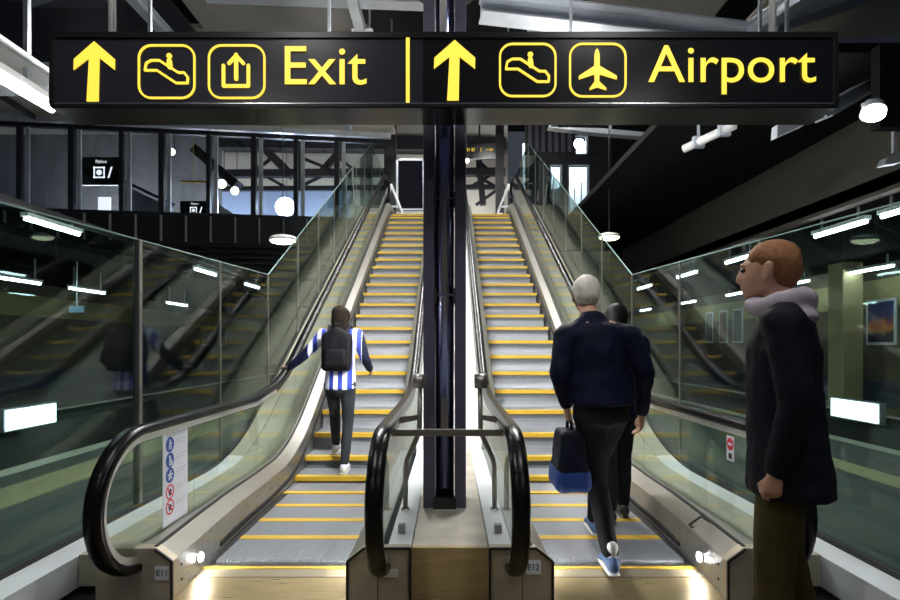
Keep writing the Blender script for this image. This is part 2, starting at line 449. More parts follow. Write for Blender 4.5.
            mb = MB(); mb.prism(poly, lambda x, z, t: (s * x, t, z), 2.70, 2.75); bx = build('end_plate', mb, 'bronze', E)
            mb = MB()
            mb.bar((s * .533, 2.695, 0), (s * .533, 2.695, .207), .012); mb.bar((s * .533, 2.695, .207), (s * .447, 2.695, .275), .012)
            mb.bar((s * .447, 2.695, .275), (s * .205, 2.695, .275), .012); mb.bar((s * .207, 2.695, .275), (s * .207, 2.695, 0), .012)
            build('black_edge_trim', mb, 'black', bx)
            mb = MB(); mb.bar((s * .375, 2.697, 0), (s * .375, 2.697, .17), .003); build('panel_seam', mb, 'black', bx)
            # inner top deck beside the centre channel
            mb = MB(); mb.loft_z(stations(2.75, 5.25), lambda d: [(.205, .10), (.325, .10), (.325, .277), (.205, .277)], s)
            build('top_deck', mb, 'ledge', E)
            mb = MB(); mb.box(s * .25, s * .29, 2.90, 2.94, .277, .325); build('sensor_block', mb, 'gunmetal', E, .004)
        # comb light
        mb = MB(); mb.tube([(X(.01), 3.03, .095), (X(-.010), 3.03, .095)], [.034, .034], 16); ring = build('comb_light', mb, 'chrome', E)
        mb = MB(); mb.tube([(X(-.006), 3.03, .095), (X(-.014), 3.03, .095)], [.027, .024], 16); build('lens', mb, 'comb_light', ring)
        if kind == 'outer':
            mb = MB()
            for zz, yy in ((.07, 2.80), (.15, 2.80)):
                mb.tube([(s * (q(.004, yy)), yy, zz), (s * (q(-.004, yy)), yy, zz)], .007, 10)
            build('screw', mb, 'black', E)
            if s > 0:
                mb = MB(); zt = lambda x: .207 + (x - q(0, 3.2)) / .088 * .065
                x0_, x1_ = q(.008, 3.2), q(.08, 3.2)
                mb.bar((x0_, 3.22, zt(x0_) + .004), (x1_, 3.22, zt(x1_) + .004), .012, .006); mb.bar((x1_, 3.10, zt(x1_) + .003), (x1_, 3.22, zt(x1_) + .004), .008, .006); mb.bar((x0_, 3.22, zt(x0_) + .004), (x0_, 3.17, zt(x0_) + .004), .012, .006)
                build('hatch_edge', mb, 'black', E)
    return E

EL = escalator(-1, 'escalator under the Exit half of the sign, carrying a person in stripes', 'left')
ER = escalator(1, 'escalator under the Airport half of the sign, white haired person stepping onto it', 'right')

# numbers on the end plates
def plate(px0, px1, py0, py1, d, body, E, dark=False):
    a = P(px0, py0, d); c = P(px1, py1, d)
    mb = MB(); mb.box(a[0], c[0], d - .003, d, c[2], a[2]); o = build('number_plate', mb, 'paper' if not dark else 'ledge', E)
    if body:
        w = c[0] - a[0]; h = a[2] - c[2]
        build('number', text_mb(body, a[0] + .13 * w, c[0] - .13 * w, c[2] + .3 * h, a[2] - .26 * h, d - .0045, 0, .01), 'darktext', o)
plate(155, 169, 566, 580, 2.698, 'E11', EL, True)
plate(526, 541, 560, 574, 2.692, 'E12', ER)
plate(384, 398, 569, 577, 2.697, '', EL, True)

# instruction notice on the balustrade glass, left
XN = -1.632
nt = thing('safety_notice', (XN, 3.1, .2), 'white escalator safety notice with blue and red pictograms stuck on the balustrade glass', 'notice')
mb = MB(); mb.box(XN - .0015, XN, 2.955, 3.235, .285, .835)
def on_notice(u, v):
    return (2.955 + u * .28, .285 + v * .55)
build('sheet', mb, 'paper', nt)
def disc_yz(y, z, r, x, t=.001, n=28, r_in=None):
    mb = MB()
    if r_in is None:
        mb.prism([(y + r * math.cos(2 * math.pi * k / n), z + r * math.sin(2 * math.pi * k / n)) for k in range(n)], lambda a, c, q: (q, a, c), x, x + t)
    else:
        for k in range(n):
            a0, a1 = 2 * math.pi * k / n, 2 * math.pi * (k + 1) / n
            mb.prism([(y + r * math.cos(a0), z + r * math.sin(a0)), (y + r * math.cos(a1), z + r * math.sin(a1)), (y + r_in * math.cos(a1), z + r_in * math.sin(a1)), (y + r_in * math.cos(a0), z + r_in * math.sin(a0))], lambda a, c, q: (q, a, c), x, x + t)
    return mb
for i, v in enumerate((.845, .68, .52, .345, .185)):
    y, z = on_notice(.27, v)
    R = .044
    if i < 3:
        o = build('blue_pictogram', disc_yz(y, z, R, XN), 'bluemark', nt)
        mb = MB()
        bx = lambda a0, a1, c0, c1: mb.box(XN + .001, XN + .002, y + a0 * R, y + a1 * R, z + c0 * R, z + c1 * R)
        mb.add(*[(lambda m_: (m_.v, m_.f))(disc_yz(y + (.0, -.15, .1)[i] * R, z + .52 * R, .16 * R, XN + .001))][0])
        bx(-.18, .18, -.15, .38)
        if i == 0: bx(-.3, -.1, -.65, -.1); bx(.1, .32, -.65, -.1); bx(.15, .5, .05, .2)
        elif i == 1: bx(-.22, .0, -.7, -.1); bx(.2, .55, -.6, -.1); bx(-.1, .5, -.7, -.58)
        else: bx(-.6, .6, .0, .18); bx(-.35, -.1, -.62, -.1); bx(.05, .4, -.5, -.15)
        build('figure', mb, 'whitemark', o)
    else:
        o = build('red_pictogram', disc_yz(y, z, R, XN, r_in=R * .80), 'redmark', nt)
        mb = MB(); c = .58 * R
        mb.bar((XN + .0013, y - c, z + c), (XN + .0013, y + c, z - c), .001, .008)
        build('bar', mb, 'redmark', o)
        mb = MB(); mb.box(XN + .0003, XN + .0008, y - .25 * R, y + .25 * R, z - .5 * R, z + .35 * R); mb.box(XN + .0003, XN + .0008, y - .42 * R, y + .5 * R, z - .1 * R, z + .15 * R)
        build('figure', mb, 'darktext', o)
mb = MB()
for i, v in enumerate((.955, .93)):
    y0, z0 = on_notice(.12, v); y1, _ = on_notice(.9, v); mb.box(XN, XN + .0008, y0, y1, z0 - .002, z0 + .002)
for v in (.845, .68, .52, .345, .185):
    for k, w in ((.03, .92), (.0, .8)):
        y0, z0 = on_notice(.52, v + k); y1, _ = on_notice(w, v + k); mb.box(XN, XN + .0008, y0, y1, z0 - .0015, z0 + .0015)
build('printed_lines', mb, 'ink', nt)

# sticker on the right balustrade
XS = 1.634
stk = thing('warning_sticker', (XS, 3.0, .6), 'small white sticker with a red no entry disc on the balustrade glass', 'sticker')
mb = MB(); mb.box(XS - .001, XS, 2.99, 3.07, .655, .80); build('sheet', mb, 'paper', stk)
o = build('red_disc', disc_yz(3.03, .752, .036, XS - .002), 'redmark', stk)
mb = MB(); mb.box(XS - .003, XS - .002, 3.008, 3.052, .745, .759); build('bar', mb, 'whitemark', o)
mb = MB(); mb.box(XS - .002, XS - .001, 3.012, 3.048, .668, .70); build('symbol', mb, 'darktext', stk)

# ------------------------------------------------------------------ centre channel and cover
cc = thing('centre_channel', (0, 2.76, 0), 'worn metal channel filling the gap between the two escalators, pillar standing in it', 'floor channel')
mb = MB(); mb.box(-.203, .203, 2.74, 2.77, 0, .262); build('front_panel', mb, 'brass', cc)
mb = MB(); mb.box(-.203, .203, 2.77, 5.25, .22, .262); build('top_panel', mb, mat('stained_channel_metal', (.50, .47, .40), .45, .35, noise=.5, scale=5), cc)
wc = MB(); wc.loft_z(stations(5.26, LAND), lambda d: [(-.343, b(d) + .1), (.321, b(d) + .1), (.321, b(d) + .285), (-.343, b(d) + .285)])
tag(build('incline_cover', wc, 'white_cover'), 'bright white sloping cover between the two escalators behind the pillar', 'cover panel')

# pillar
PX, PY = -.035, 3.55
pl = thing('steel_pillar', (PX, PY, .262), 'dark blue steel pillar with a round pipe between its flanges, between the escalators', 'pillar')
for sx in (-1, 1):
    mb = MB(); mb.box(PX + sx * .066, PX + sx * .140, PY - .15, PY + .15, .262, 6.8); build('flange', mb, 'pillar', pl, .004)
mb = MB(); mb.box(PX - .062, PX + .062, PY - .01, PY + .02, .262, 6.8); build('web', mb, 'pillar', pl)
mb = MB(); mb.tube([(PX, PY - .115, .40), (PX, PY - .115, 6.8)], .058, 32); pp = build('pipe', mb, 'pipe', pl)
for z in (1.65, 2.28):
    mb = MB(); mb.tube([(PX, PY - .115, z), (PX, PY - .115, z + .012)], .061, 32); build('pipe_joint', mb, 'pillar', pp)
    for sx in (-1, 1):
        mb = MB(); mb.box(PX + sx * .052, PX + sx * .070, PY - .163, PY - .13, z - .05, z + .05); build('pipe_bracket', mb, 'black', pl)
mb = MB(); mb.box(PX - .075, PX + .075, PY - .17, PY - .10, .262, .33); build('base_block', mb, 'black', pl)
mb = MB(); mb.box(PX - .022, PX + .022, PY - .19, PY - .168, .79, .985); build('cover_strip', mb, 'gunmetal', pl)

# guard rail
gr = thing('guard_rail', (0, 3.1, .277), 'low steel guard rail closing the gap in front of the dark pillar', 'guard rail')
mb = MB(); mb.bar((-.347, 3.02, .822), (.325, 3.02, .822), .03, .04); build('cross_bar', mb, 'gunmetal', gr, .004)
for s in (-1, 1):
    mb = MB(); mb.tube([(s * .285, 3.33, .277), (s * .285, 3.33, .55), (s * .275, 3.33, .60), (s * .21, 3.33, .74), (s * .195, 3.33, .79), (s * .19, 3.33, 1.08)], .016, 14)
    po = build('post', mb, 'gunmetal', gr)
    mb = MB(); mb.tube([(s * .155, 3.31, 1.10), (s * .235, 3.31, 1.10)], .046, 20); build('post_head', mb, 'gunmetal', po)
    mb = MB(); mb.tube([(s * .285, 3.33, .277), (s * .285, 3.33, .287)], .03, 16); build('foot_ring', mb, 'chrome', po)
    mb = MB(); mb.prism([(s * .185, .885), (s * .185, .855), (s * .335, .825), (s * .335, .87)], lambda x, z, t: (x, t, z), 3.32, 3.345); build('bracket', mb, 'gunmetal', gr)

# ------------------------------------------------------------------ glass screens
def gtop(d):
    if d < 6.14: return 2.0 + (d - 2.3) / 3.84 * .157
    return min(2.157 + TAN * (d - 6.14), 6.88)
def gbot(d): return b(d) + .22 if d > 4 else .22
for s in (-1, 1):
    lab = ('tall green glass screen beside the Exit escalator, stepping up the slope', 'tall green glass screen beside the Airport escalator, stepping up the slope')[s > 0]
    G = thing('glass_screen', (s * 2.15, 2.3, 0), lab, 'glass screen', 'glass side screens')
    edges = [1.0, 2.30, 3.58, 4.86, 6.14, 7.35, 8.5, 9.65, 10.8, 11.95, 13.1, 14.3, 15.9, 17.5]
    for i in range(len(edges) - 1):
        a, z = edges[i] + .006, edges[i + 1] - .006
        mb = MB()
        mb.loft_z(stations(a, z), lambda d: [(2.144, gbot(d)), (2.156, gbot(d)), (2.156, gtop(d)), (2.144, gtop(d))], s)
        build('glass_pane', mb, 'screen', G)
    for i, e in enumerate(edges[1:-1]):
        w = .022 if i == 1 else .009
        mb = MB(); mb.box(s * (2.15 - w), s * (2.15 + w), e - w * .8, e + w * .8, gbot(e) - .1, gtop(e)); build('post', mb, 'gunmetal', G)
    ds = [1.0, 2.3, 3.58, 4.86, 6.14, 8, 10, 12, 14.31, 16, 17.5]
    mb = MB(); mb.loft_z(ds, lambda d: [(2.142, gtop(d)), (2.158, gtop(d)), (2.158, gtop(d) + .007), (2.142, gtop(d) + .007)], s)
    build('top_edge', mb, 'glassedge', G)
    mb = MB(); mb.loft_z(stations(1.0, 5.0), lambda d: [(1.98, b(d) + .04), (2.135, b(d) + .04), (2.135, b(d) + .215), (1.98, b(d) + .205)], s)
    build('base_channel', mb, 'ledge', G)
    mb = MB(); mb.loft_z(stations(5.0, LAND), lambda d: [(1.98, b(d) + .04), (2.135, b(d) + .04), (2.135, b(d) + .21), (1.98, b(d) + .21)], s)
    build('incline_channel', mb, 'outer_deck', G)
    mb = MB(); mb.loft_z(stations(1.0, LAND), lambda d: [(2.128, b(d) + .21), (2.143, b(d) + .21), (2.143, b(d) + .245), (2.128, b(d) + .245)], s)
    build('black_gasket', mb, 'black', G)

# ------------------------------------------------------------------ floors, platforms, tracks
mb = MB(); mb.box(-1.85, 1.85, -3, 2.545, -.1, -.03); struct('floor', mb, 'floor_plate')
mb = MB(); mb.box(-.45, -.55 + .0, 1.0, 2.7, -.03, .002); mb.box(.45, .55, 1.0, 2.7, -.03, .002)
mb = MB(); mb.box(-.55, .55, -3, 3.0, -.03, .002); struct('floor_centre', mb, 'floor_plate')
for s in (-1, 1):
    mb = MB(); mb.box(s * 1.45, s * 2.15, -3, 5.5, -.12, 0); struct('floor_edge_' + ('left', 'right')[s > 0], mb, 'black')
mb = MB(); mb.box(-1.45, 1.45, -3, 1.69, -.028, .0); struct('floor_front', mb, 'floor_plate')
EDGE = {-1: 4.67, 1: 5.55}; TACT = {-1: (3.62, 4.12), 1: (4.16, 4.48)}; FARW = {-1: 12.0, 1: 9.3}
for s, nm in ((-1, 'left'), (1, 'right')):
    e = EDGE[s]
    mb = MB(); mb.box(s * 2.15, s * e, -2, 40, -.9, 0); struct('floor_platform_' + nm, mb, 'platform')
    mb = MB(); mb.box(s * TACT[s][0], s * TACT[s][1], -2, 40, 0, .012); struct('trim_tactile_' + nm, mb, 'tactile')
    mb = MB(); mb.box(s * (e - .16), s * (e + .05), -2, 40, .0, .012); struct('trim_platform_edge_' + nm, mb, 'edge_white')
    mb = MB(); mb.box(s * e, s * 8.0, -2, 40, -1.2, -.95); struct('floor_track_bed_' + nm, mb, 'ballast')
    for k, off in enumerate((.55, 1.75)):
        x = e + off
        if x > 7.7: continue
        mb = MB(); mb.box(s * (x - .035), s * (x + .035), -2, 40, -.80, -.75); mb.box(s * (x - .01), s * (x + .01), -2, 40, -.9, -.8); mb.box(s * (x - .07), s * (x + .07), -2, 40, -.95, -.9)
        tag(build('track_rail', mb, 'rail'), ('track rail behind the ' + ('Exit' if s < 0 else 'Airport') + ' side screen, ' + ('next to the near platform edge' if k == 0 else 'further out beyond the first rail')), 'rail', 'track rails')
    mb = MB(); mb.box(s * 8.0, s * FARW[s], -2, 40, -1.2, .0); struct('floor_far_platform_' + nm, mb, 'platform')
    mb = MB(); mb.box(s * 7.95, s * 8.2, -2, 40, .0, .012); struct('trim_far_edge_' + nm, mb, 'edge_white')
    w = FARW[s]
    mb = MB(); mb.box(s * w, s * (w + .3), -2, 40, 0, 3.2); struct('wall_' + nm, mb, 'brownwall')
    mb = MB(); mb.box(s * (w - .02), s * w, -2, 40, 2.15, 2.75); struct('trim_lit_wall_band_' + nm, mb, 'olive')
    mb = MB(); mb.box(s * (w - .03), s * w, -2, 40, 0, .55); struct('baseboard_' + nm, mb, 'plinth')
    x0 = 7.0 if s < 0 else 4.9
    mb = MB(); mb.box(s * x0, s * (w + .3), -2, 40, 3.1, 3.25); struct('ceiling_platform_' + nm, mb, 'void')
mb = MB(); mb.box(4.9, 5.05, -2, 40, 3.05, 4.03); struct('wall_fascia_right', mb, 'brownfascia')
mb = MB(); mb.box(2.55, 5.05, 4.8, 14.6, 4.03, 4.12); struct('ceiling_soffit_right', mb, 'void')
mb = MB(); mb.box(-14, 12, 34, 34.3, -1, 9); struct('wall_back', mb, 'void')
mb = MB(); mb.box(-13, 12, -4, 14.7, 8.6, 8.8); mb.box(-13, 12, 14.5, 14.7, 8.6, 12.2); struct('ceiling', mb, 'void')

# illuminated boxes low on the far platform edges
for s, d, z0, z1, lab in ((-1, 9.75, -.19, .17, 'bright white light box low behind the Exit side glass screen'), (1, 10.1, -.11, .24, 'bright white light box low behind the Airport side glass screen')):
    t = thing('light_box', (s * 7.9, d, z0), lab, 'light box', 'low light boxes')
    mb = MB(); mb.box(s * 7.84, s * 7.95, d - .62, d + .62, z0 - .03, z1 + .03); build('casing', mb, 'galv', t)
    mb = MB(); mb.box(s * 7.825, s * 7.84, d - .58, d + .58, z0, z1); build('lit_face', mb, 'panel_lit', t)
# columns and posters on the far platforms
def column(x, d, lab):
    mb = MB(); mb.box(x - .22, x + .22, d - .22, d + .22, .0, 3.1); t = tag(build('platform_column', mb, 'beige', None, .02), lab, 'column'); return t
column(8.55, 11.25, 'square beige column on the far platform beside the sunset poster')
def sunset():
    m = poster_mat('sunset_poster', [(.02, .02, .05), (.75, .30, .06), (.60, .16, .07), (.10, .07, .20), (.03, .05, .16)], 5, 3)
    n, l = m.node_tree.nodes, m.node_tree.links
    tc = next(x for x in n if x.type == 'TEX_COORD'); cr = next(x for x in n if x.type == 'VALTORGB'); nz = next(x for x in n if x.type == 'TEX_NOISE')
    sp = n.new('ShaderNodeSeparateXYZ'); l.new(tc.outputs['Object'], sp.inputs[0])
    a = n.new('ShaderNodeMath'); a.operation = 'MULTIPLY_ADD'; a.inputs[1].default_value = .45; l.new(nz.outputs['Fac'], a.inputs[0])
    c = n.new('ShaderNodeMath'); c.operation = 'SUBTRACT'; c.inputs[1].default_value = .22; l.new(sp.outputs['Z'], c.inputs[0]); l.new(c.outputs[0], a.inputs[2])
    for e, p in zip(cr.color_ramp.elements, (.22, .32, .44, .56, .80)): e.position = p
    l.new(a.outputs[0], cr.inputs['Fac']); return m
PM = [sunset(), poster_mat('grey_poster', [(.05, .06, .06), (.25, .27, .24), (.08, .09, .08)], 3, 8),
      poster_mat('brown_poster', [(.06, .04, .03), (.20, .12, .07), (.35, .30, .22)], 3, 5), poster_mat('dark_poster', [(.03, .04, .06), (.12, .14, .17), (.04, .03, .03)], 3, 1)]
def poster(x, s, d, w, z0, z1, m, lab, frame='white_paint'):
    t = thing('framed_poster', (x, d, z0), lab, 'poster', 'framed posters on the far wall')
    mb = MB(); mb.box(x - s * .03, x, d - w / 2, d + w / 2, z0, z1); build('frame', mb, frame, t)
    mb = MB(); mb.box(x - s * .036, x - s * .03, d - w / 2 + .06, d + w / 2 - .06, z0 + .06, z1 - .06); build('print', mb, PM[m], t)
poster(9.28, 1, 11.17, .78, 1.33, 2.32, 0, 'white framed poster with an orange sunset on the far platform wall', 'whiteroom')
for k, (px, m, lab) in enumerate(((710, 1, 'grey framed poster, of three in a row the one furthest from the sunset'), (724, 2, 'brownish framed poster, middle one of three in a row on the far wall'), (738.5, 3, 'dark framed poster, of three in a row the one nearest the sunset poster'))):
    d = 9.28 * F / (px - CX); poster(9.28, 1, d, .55, 1.40, 2.5, m, lab, 'white_paint')
# far left posters dim
for k, (px, m, lab) in enumerate(((205, 2, 'dim brown framed poster on the wall behind the Exit screen'), (222, 1, 'dim grey framed poster behind the Exit screen, nearer the slope'))):
    d = 11.98 * F / (CX - px); poster(-11.98, -1, d, 1.0, 1.3, 2.3, m, lab, 'galv')
# hanging platform sign
hs = thing('hanging_sign', P(77, 309, 11), 'small pale blue sign hanging over the far platform', 'sign')
a = P(70, 306, 11); c = P(84, 312.5, 11)
mb = MB(); mb.box(a[0], c[0], 10.97, 11.03, c[2], a[2]); build('panel', mb, mat('pale_blue_sign', (.25, .42, .55), .5, emit=(.3, .5, .65), estr=.25), hs)
mb = MB(); mb.bar(((a[0] + c[0]) / 2, 11, a[2]), ((a[0] + c[0]) / 2, 11, 3.1), .02); build('hanger', mb, 'galv', hs)

# fluorescent battens over the platforms
def batten(x, d0, d1, z, lab, group, m='tube', hang=3.1):
    t = thing('fluorescent_batten', (x, (d0 + d1) / 2, z + .05), lab, 'ceiling light', group)
    mb = MB(); mb.box(x - .05, x + .05, d0, d1, z + .025, z + .075); build('housing', mb, 'white_paint', t)
    mb = MB(); mb.tube([(x, d0 + .02, z), (x, d1 - .02, z)], .026, 10); build('tube', mb, m, t)
    if hang:
        for dd in (d0 + .15, d1 - .15):
            mb = MB(); mb.box(x - .012, x + .012, dd - .012, dd + .012, z + .07, hang); build('hanger', mb, 'galv', t)
for k, d in enumerate((5.35, 6.5, 8.9, 11.0, 13.5)):
    batten(5.22, d, d + .95, 2.88, 'fluorescent batten under the platform ceiling edge, ' + ('nearest of the row', 'second in the row', 'third in the row', 'fourth in the row', 'fifth in the row')[k] + ', Airport side', 'platform edge battens')
for k, d in enumerate((9.95, 12.3, 14.8, 18, 22)):
    batten(8.5, d, d + 1.2, 2.85, 'fluorescent batten in the row along the poster wall, ' + ('nearest one', 'second one', 'third one', 'fourth one', 'fifth one'
        )[k], 'poster wall battens')
for k, d in enumerate((6.35, 10.6, 13.2)):
    batten(-5.2, d, d + .95, 2.88, 'fluorescent batten hung from the cable trunking, ' + ('nearest of the row', 'second in the row', 'third in the row', 'fourth in the row')[k] + ', Exit side', 'hung platform battens', hang=3.0)
for k, d in enumerate((9.6, 11.6, 15.6)):
    batten(-8.5, d, d + 1.2, 2.6, 'fluorescent batten over the far platform behind the Exit screen, ' + ('nearest one', 'second one', 'third one', 'fourth one')[k], 'far platform battens')
mb = MB(); mb.box(-5.28, -5.12, 5.0, 16, 3.0, 3.06); tag(build('cable_trunking', mb, 'fascia'), 'dark cable trunking carrying the battens behind the Exit screen', 'trunking')

# ------------------------------------------------------------------ overhead direction sign
SD = 2.85; px2m = SD / F
def SX(px): return (px - CX) * px2m
def SZ(py): return HC - (py - HY) * px2m
sg = thing('direction_sign', (0, SD, SZ(108)), 'long black overhead sign with yellow Exit and Airport directions', 'sign')
mb = MB(); mb.box(SX(50), SX(838), SD + .012, SD + .22, SZ(107.5), SZ(32)); build('casing', mb, 'signbody', sg, .004)
mb = MB()
mb.box(SX(50), SX(838), SD - .006, SD + .012, SZ(38), SZ(32)); mb.box(SX(50), SX(838), SD - .006, SD + .012, SZ(107.5), SZ(104))
mb.box(SX(50), SX(55), SD - .006, SD + .012, SZ(104), SZ(38)); mb.box(SX(833), SX(838), SD - .006, SD + .012, SZ(104), SZ(38))
build('frame', mb, mat('sign_frame', (.018, .018, .02), .3, .6), sg, .003)
mb = MB(); mb.box(SX(55), SX(423), SD + .004, SD + .012, SZ(104), SZ(38)); build('exit_face', mb, 'signface_sheen', sg)
mb = MB(); mb.box(SX(423.3), SX(833), SD + .004, SD + .012, SZ(104), SZ(38)); build('airport_face', mb, 'signface', sg)
mb = MB(); mb.box(SX(51), SX(837), SD, SD + .218, SZ(107.5) - .004, SZ(107.5)); build('underside', mb, 'signunder', sg)
mb = MB(); mb.box(SX(55), SX(833), SD - .0075, SD - .006, SZ(104.2), SZ(103.3)); build('bright_lip', mb, 'chrome', sg)
def sfn(a, c, t): return (SX(a), t, SZ(c))
Y0, Y1 = SD - .004, SD + .003
def arrow(cx, top, bot):
    k = (bot - top) / 270.0
    pts = [(200, 0), (292, 80), (291, 128), (222, 74), (218, 270), (166, 270), (177, 74), (107, 128), (109, 80)]
    mb = MB()
    q = [(cx + (x - 200) * k, top + y * k) for x, y in pts]
    # split so that every face is convex
    mb.prism([q[0], q[1], q[2], q[3]], sfn, Y0, Y1); mb.prism([q[0], q[3], q[6]], sfn, Y0, Y1)
    mb.prism([q[0], q[6], q[7], q[8]], sfn, Y0, Y1); mb.prism([q[3], q[4], q[5], q[6]], sfn, Y0, Y1)
    return mb
def stroke(mb, pts, w, closed=False):
    n = len(pts); rng = range(n if closed else n - 1)
    for i in rng:
        a, c = pts[i], pts[(i + 1) % n]; dx, dy = c[0] - a[0], c[1] - a[1]; L = math.hypot(dx, dy) or 1; nx, ny = -dy / L * w / 2, dx / L * w / 2
        mb.prism([(a[0] + nx, a[1] + ny), (c[0] + nx, c[1] + ny), (c[0] - nx, c[1] - ny), (a[0] - nx, a[1] - ny)], sfn, Y0, Y1)
    for p in pts:
        mb.prism([(p[0] + w / 2 * math.cos(k * math.pi / 5), p[1] + w / 2 * math.sin(k * math.pi / 5)) for k in range(10)], sfn, Y0 + .0003, Y1)
    return mb
def rrect(mb, x0, x1, y0, y1, r, w):
    pts = []
    for cx, cy, a0 in ((x1 - r, y0 + r, -90), (x1 - r, y1 - r, 0), (x0 + r, y1 - r, 90), (x0 + r, y0 + r, 180)):
        for k in range(9):
            a = math.radians(a0 + 90 * k / 8); pts.append((cx + r * math.cos(a), cy + r * math.sin(a)))
    return stroke(mb, pts, w, True)
build('yellow_arrow', arrow(94.5, 41.5, 101.5), 'signyellow', sg)
build('yellow_arrow', arrow(454.7, 40.2, 100.5), 'signyellow', sg)
def zoom(ox, oy): return lambda p: (ox + p[0] / 4.5, oy + p[1] / 4.5)
def esc_icon(x0, x1, y0, y1, ox, oy):
    mb = MB(); rrect(mb, x0 + 1, x1 - 1, y0 + 1, y1 - 1, 12.5, 1.9)
    z = zoom(ox, oy)
    pts = [(428, 182), (482, 182), (568, 239), (619, 239), (621, 214), (604, 192), (578, 192), (492, 137), (456, 137), (434, 149), (430, 166)]
    stroke(mb, [z(p) for p in pts], 2.2, True)
    c = z((537, 117)); mb.prism([(c[0] + 2.7 * math.cos(k * math.pi / 9), c[1] + 2.7 * math.sin(k * math.pi / 9)) for k in range(18)], sfn, Y0, Y1)
    stroke(mb, [z((537, 140)), z((540, 166))], 5)
    return mb
build('escalator_pictogram', esc_icon(138, 195.5, 44.5, 99, 50, 30), 'signyellow', sg)
build('escalator_pictogram', esc_icon(499, 556.5, 43, 97.2, 411, 28.6), 'signyellow', sg)
mb = MB(); rrect(mb, 209, 264.5, 45.5, 98, 12.5, 1.9); z = zoom(50, 30)
stroke(mb, [z((781, 160)), z((781, 252)), z((893, 252)), z((893, 160))], 3.3); stroke(mb, [z((838, 112)), z((838, 220))], 3.8)
stroke(mb, [z((806, 150)), z((838, 116)), z((870, 150))], 3.5)
build('exit_pictogram', mb, 'signyellow', sg)
mb = MB(); rrect(mb, 570, 625.5, 44, 96.5, 12.5, 1.9); z = zoom(450, 30)
for poly in ([(650, 110), (655, 90), (661, 84), (667, 90), (673, 110), (673, 165), (671, 235), (651, 235), (649, 165)], [(649, 162), (649, 200), (580, 223), (580, 207)], [(673, 162), (750, 207), (750, 223), (673, 200)],
             [(651, 232), (671, 232), (703, 262), (703, 271), (662, 258), (628, 271), (628, 262)]):
    if len(poly) == 7:
        for tri in ([0, 1, 4], [1, 2, 3, 4], [0, 4, 5, 6]): mb.prism([z(poly[i]) for i in tri], sfn, Y0, Y1)
    else: mb.prism([z(p) for p in poly], sfn, Y0, Y1)
build('aeroplane_pictogram', mb, 'signyellow', sg)
mb = MB(); mb.prism([(406, 37.5), (409.6, 37.5), (409.6, 104), (406, 104)], sfn, Y0, Y1); build('divider_line', mb, 'signyellow', sg)
build('exit_lettering', text_mb('Exit', SX(285), SX(366.7), SZ(85.1), SZ(46.5), Y0, 0, .002), 'signyellow', sg)
build('airport_lettering', text_mb('Airport', SX(648), SX(815.6), SZ(94.6), SZ(45.6), Y0, 0, .002), 'signyellow', sg)
for px in (107.5, 443, 777):
    mb = MB(); mb.tube([(SX(px), SD + .04, SZ(33)), (SX(px), SD + .02, 6.5)], .019, 14); build('hanger_rod', mb, 'rodwhite', sg)

# ------------------------------------------------------------------ upper level
mb = MB(); mb.box(-13, 5, LAND, 26, TOP - .25, TOP); struct('floor_upper', mb, 'fascia')
WA = Vector((-11.6, 13.3)); WB = Vector((-1.72, 14.55))
def wall_d(px):
    k = (px - CX) / F      # x = k*d on the line WA..WB
    dx, dy = WB.x - WA.x, WB.y - WA.y
    t = (k * WA.y - WA.x) / (dx - k * dy)
    return WA.x + t * dx, WA.y + t * dy
mull = [-22, 20, 72, 122, 162, 209, 254, 296, 337, 385]
pts = [wall_d(p) for p in mull]
for i in range(len(pts) - 1):
    p, q = pts[i], pts[i + 1]
    w = thing('window_%d' % (i + 1), (p[0], p[1], 4.8), '', ''); del w['label']; del w['category']; w['kind'] = 'structure'
    mb = MB(); wd = .085 if i % 2 == 0 else .065
    mb.bar((p[0], p[1], 4.76), (p[0], p[1], 7.05), wd * 1.6, .12, up=(0, 1, 0))
    mb.bar((p[0], p[1], 4.80), (q[0], q[1], 4.80), .12, .10); mb.bar((p[0], p[1], 7.0), (q[0], q[1], 7.0), .12, .12)
    build('window_frame', mb, 'mullion', w)
    mb = MB(); mb.bar((p[0] + .18, p[1] + .02, 4.85), (p[0] + .18, p[1] + .02, 6.94), .10, .05, up=(0, 1, 0)); build('inner_jamb', mb, 'galv', w)
    mb = MB(); mb.bar((p[0] + .04, p[1], 5.9), (q[0] - .04, q[1], 5.9), .012, 2.1); build('window_pane', mb, 'winglass', w)
# black fascia with fins and louvres below the windows
dx, dy = (WB - WA).normalized()
mb = MB(); mb.bar((WA.x - 1, WA.y - .02, 4.4), (WB.x, WB.y - .02, 4.4), .2, .76); struct('wall_fascia_left', mb, 'fascia')
mb = MB()
for k in range(5):
    z = 3.98 - k * .15; mb.bar((WA.x - 1, WA.y - .05, z), (WB.x, WB.y - .05, z), .14, .05)
mb.bar((WA.x - 1, WA.y + .1, 3.6), (WB.x, WB.y + .1, 3.6), .05, .9)
struct('trim_louvre_left', mb, 'fascia')
L = (WB - WA).length; n = int(L / .62)
for k in range(n):
    p = WA + (WB - WA) * (k + .5) / n
    mb = MB(); mb.bar((p.x, p.y - .16, 4.06), (p.x, p.y - .16, 4.74), .025, .08, up=(0, 1, 0)); struct('trim_fin_%d' % (k + 1), mb, 'fin')
# soffit in front of the windows with rafters
mb = MB(); mb.box(-12.5, -1.5, 9.5, 14.3, 7.12, 7.2); struct('ceiling_soffit_left', mb, 'cream')
for k in range(9):
    x = -11.2 + k * 1.18
    mb = MB(); mb.bar((x, 9.5, 7.07), (x - .5, 13.4, 7.07), .10, .10); struct('trim_rafter_%d' % (k + 1), mb, 'truss')
mb = MB(); mb.bar((WA.x, WA.y - .3, 7.05), (WB.x + .1, WB.y - .3, 7.05), .12, .14); struct('trim_window_head', mb, 'galv')
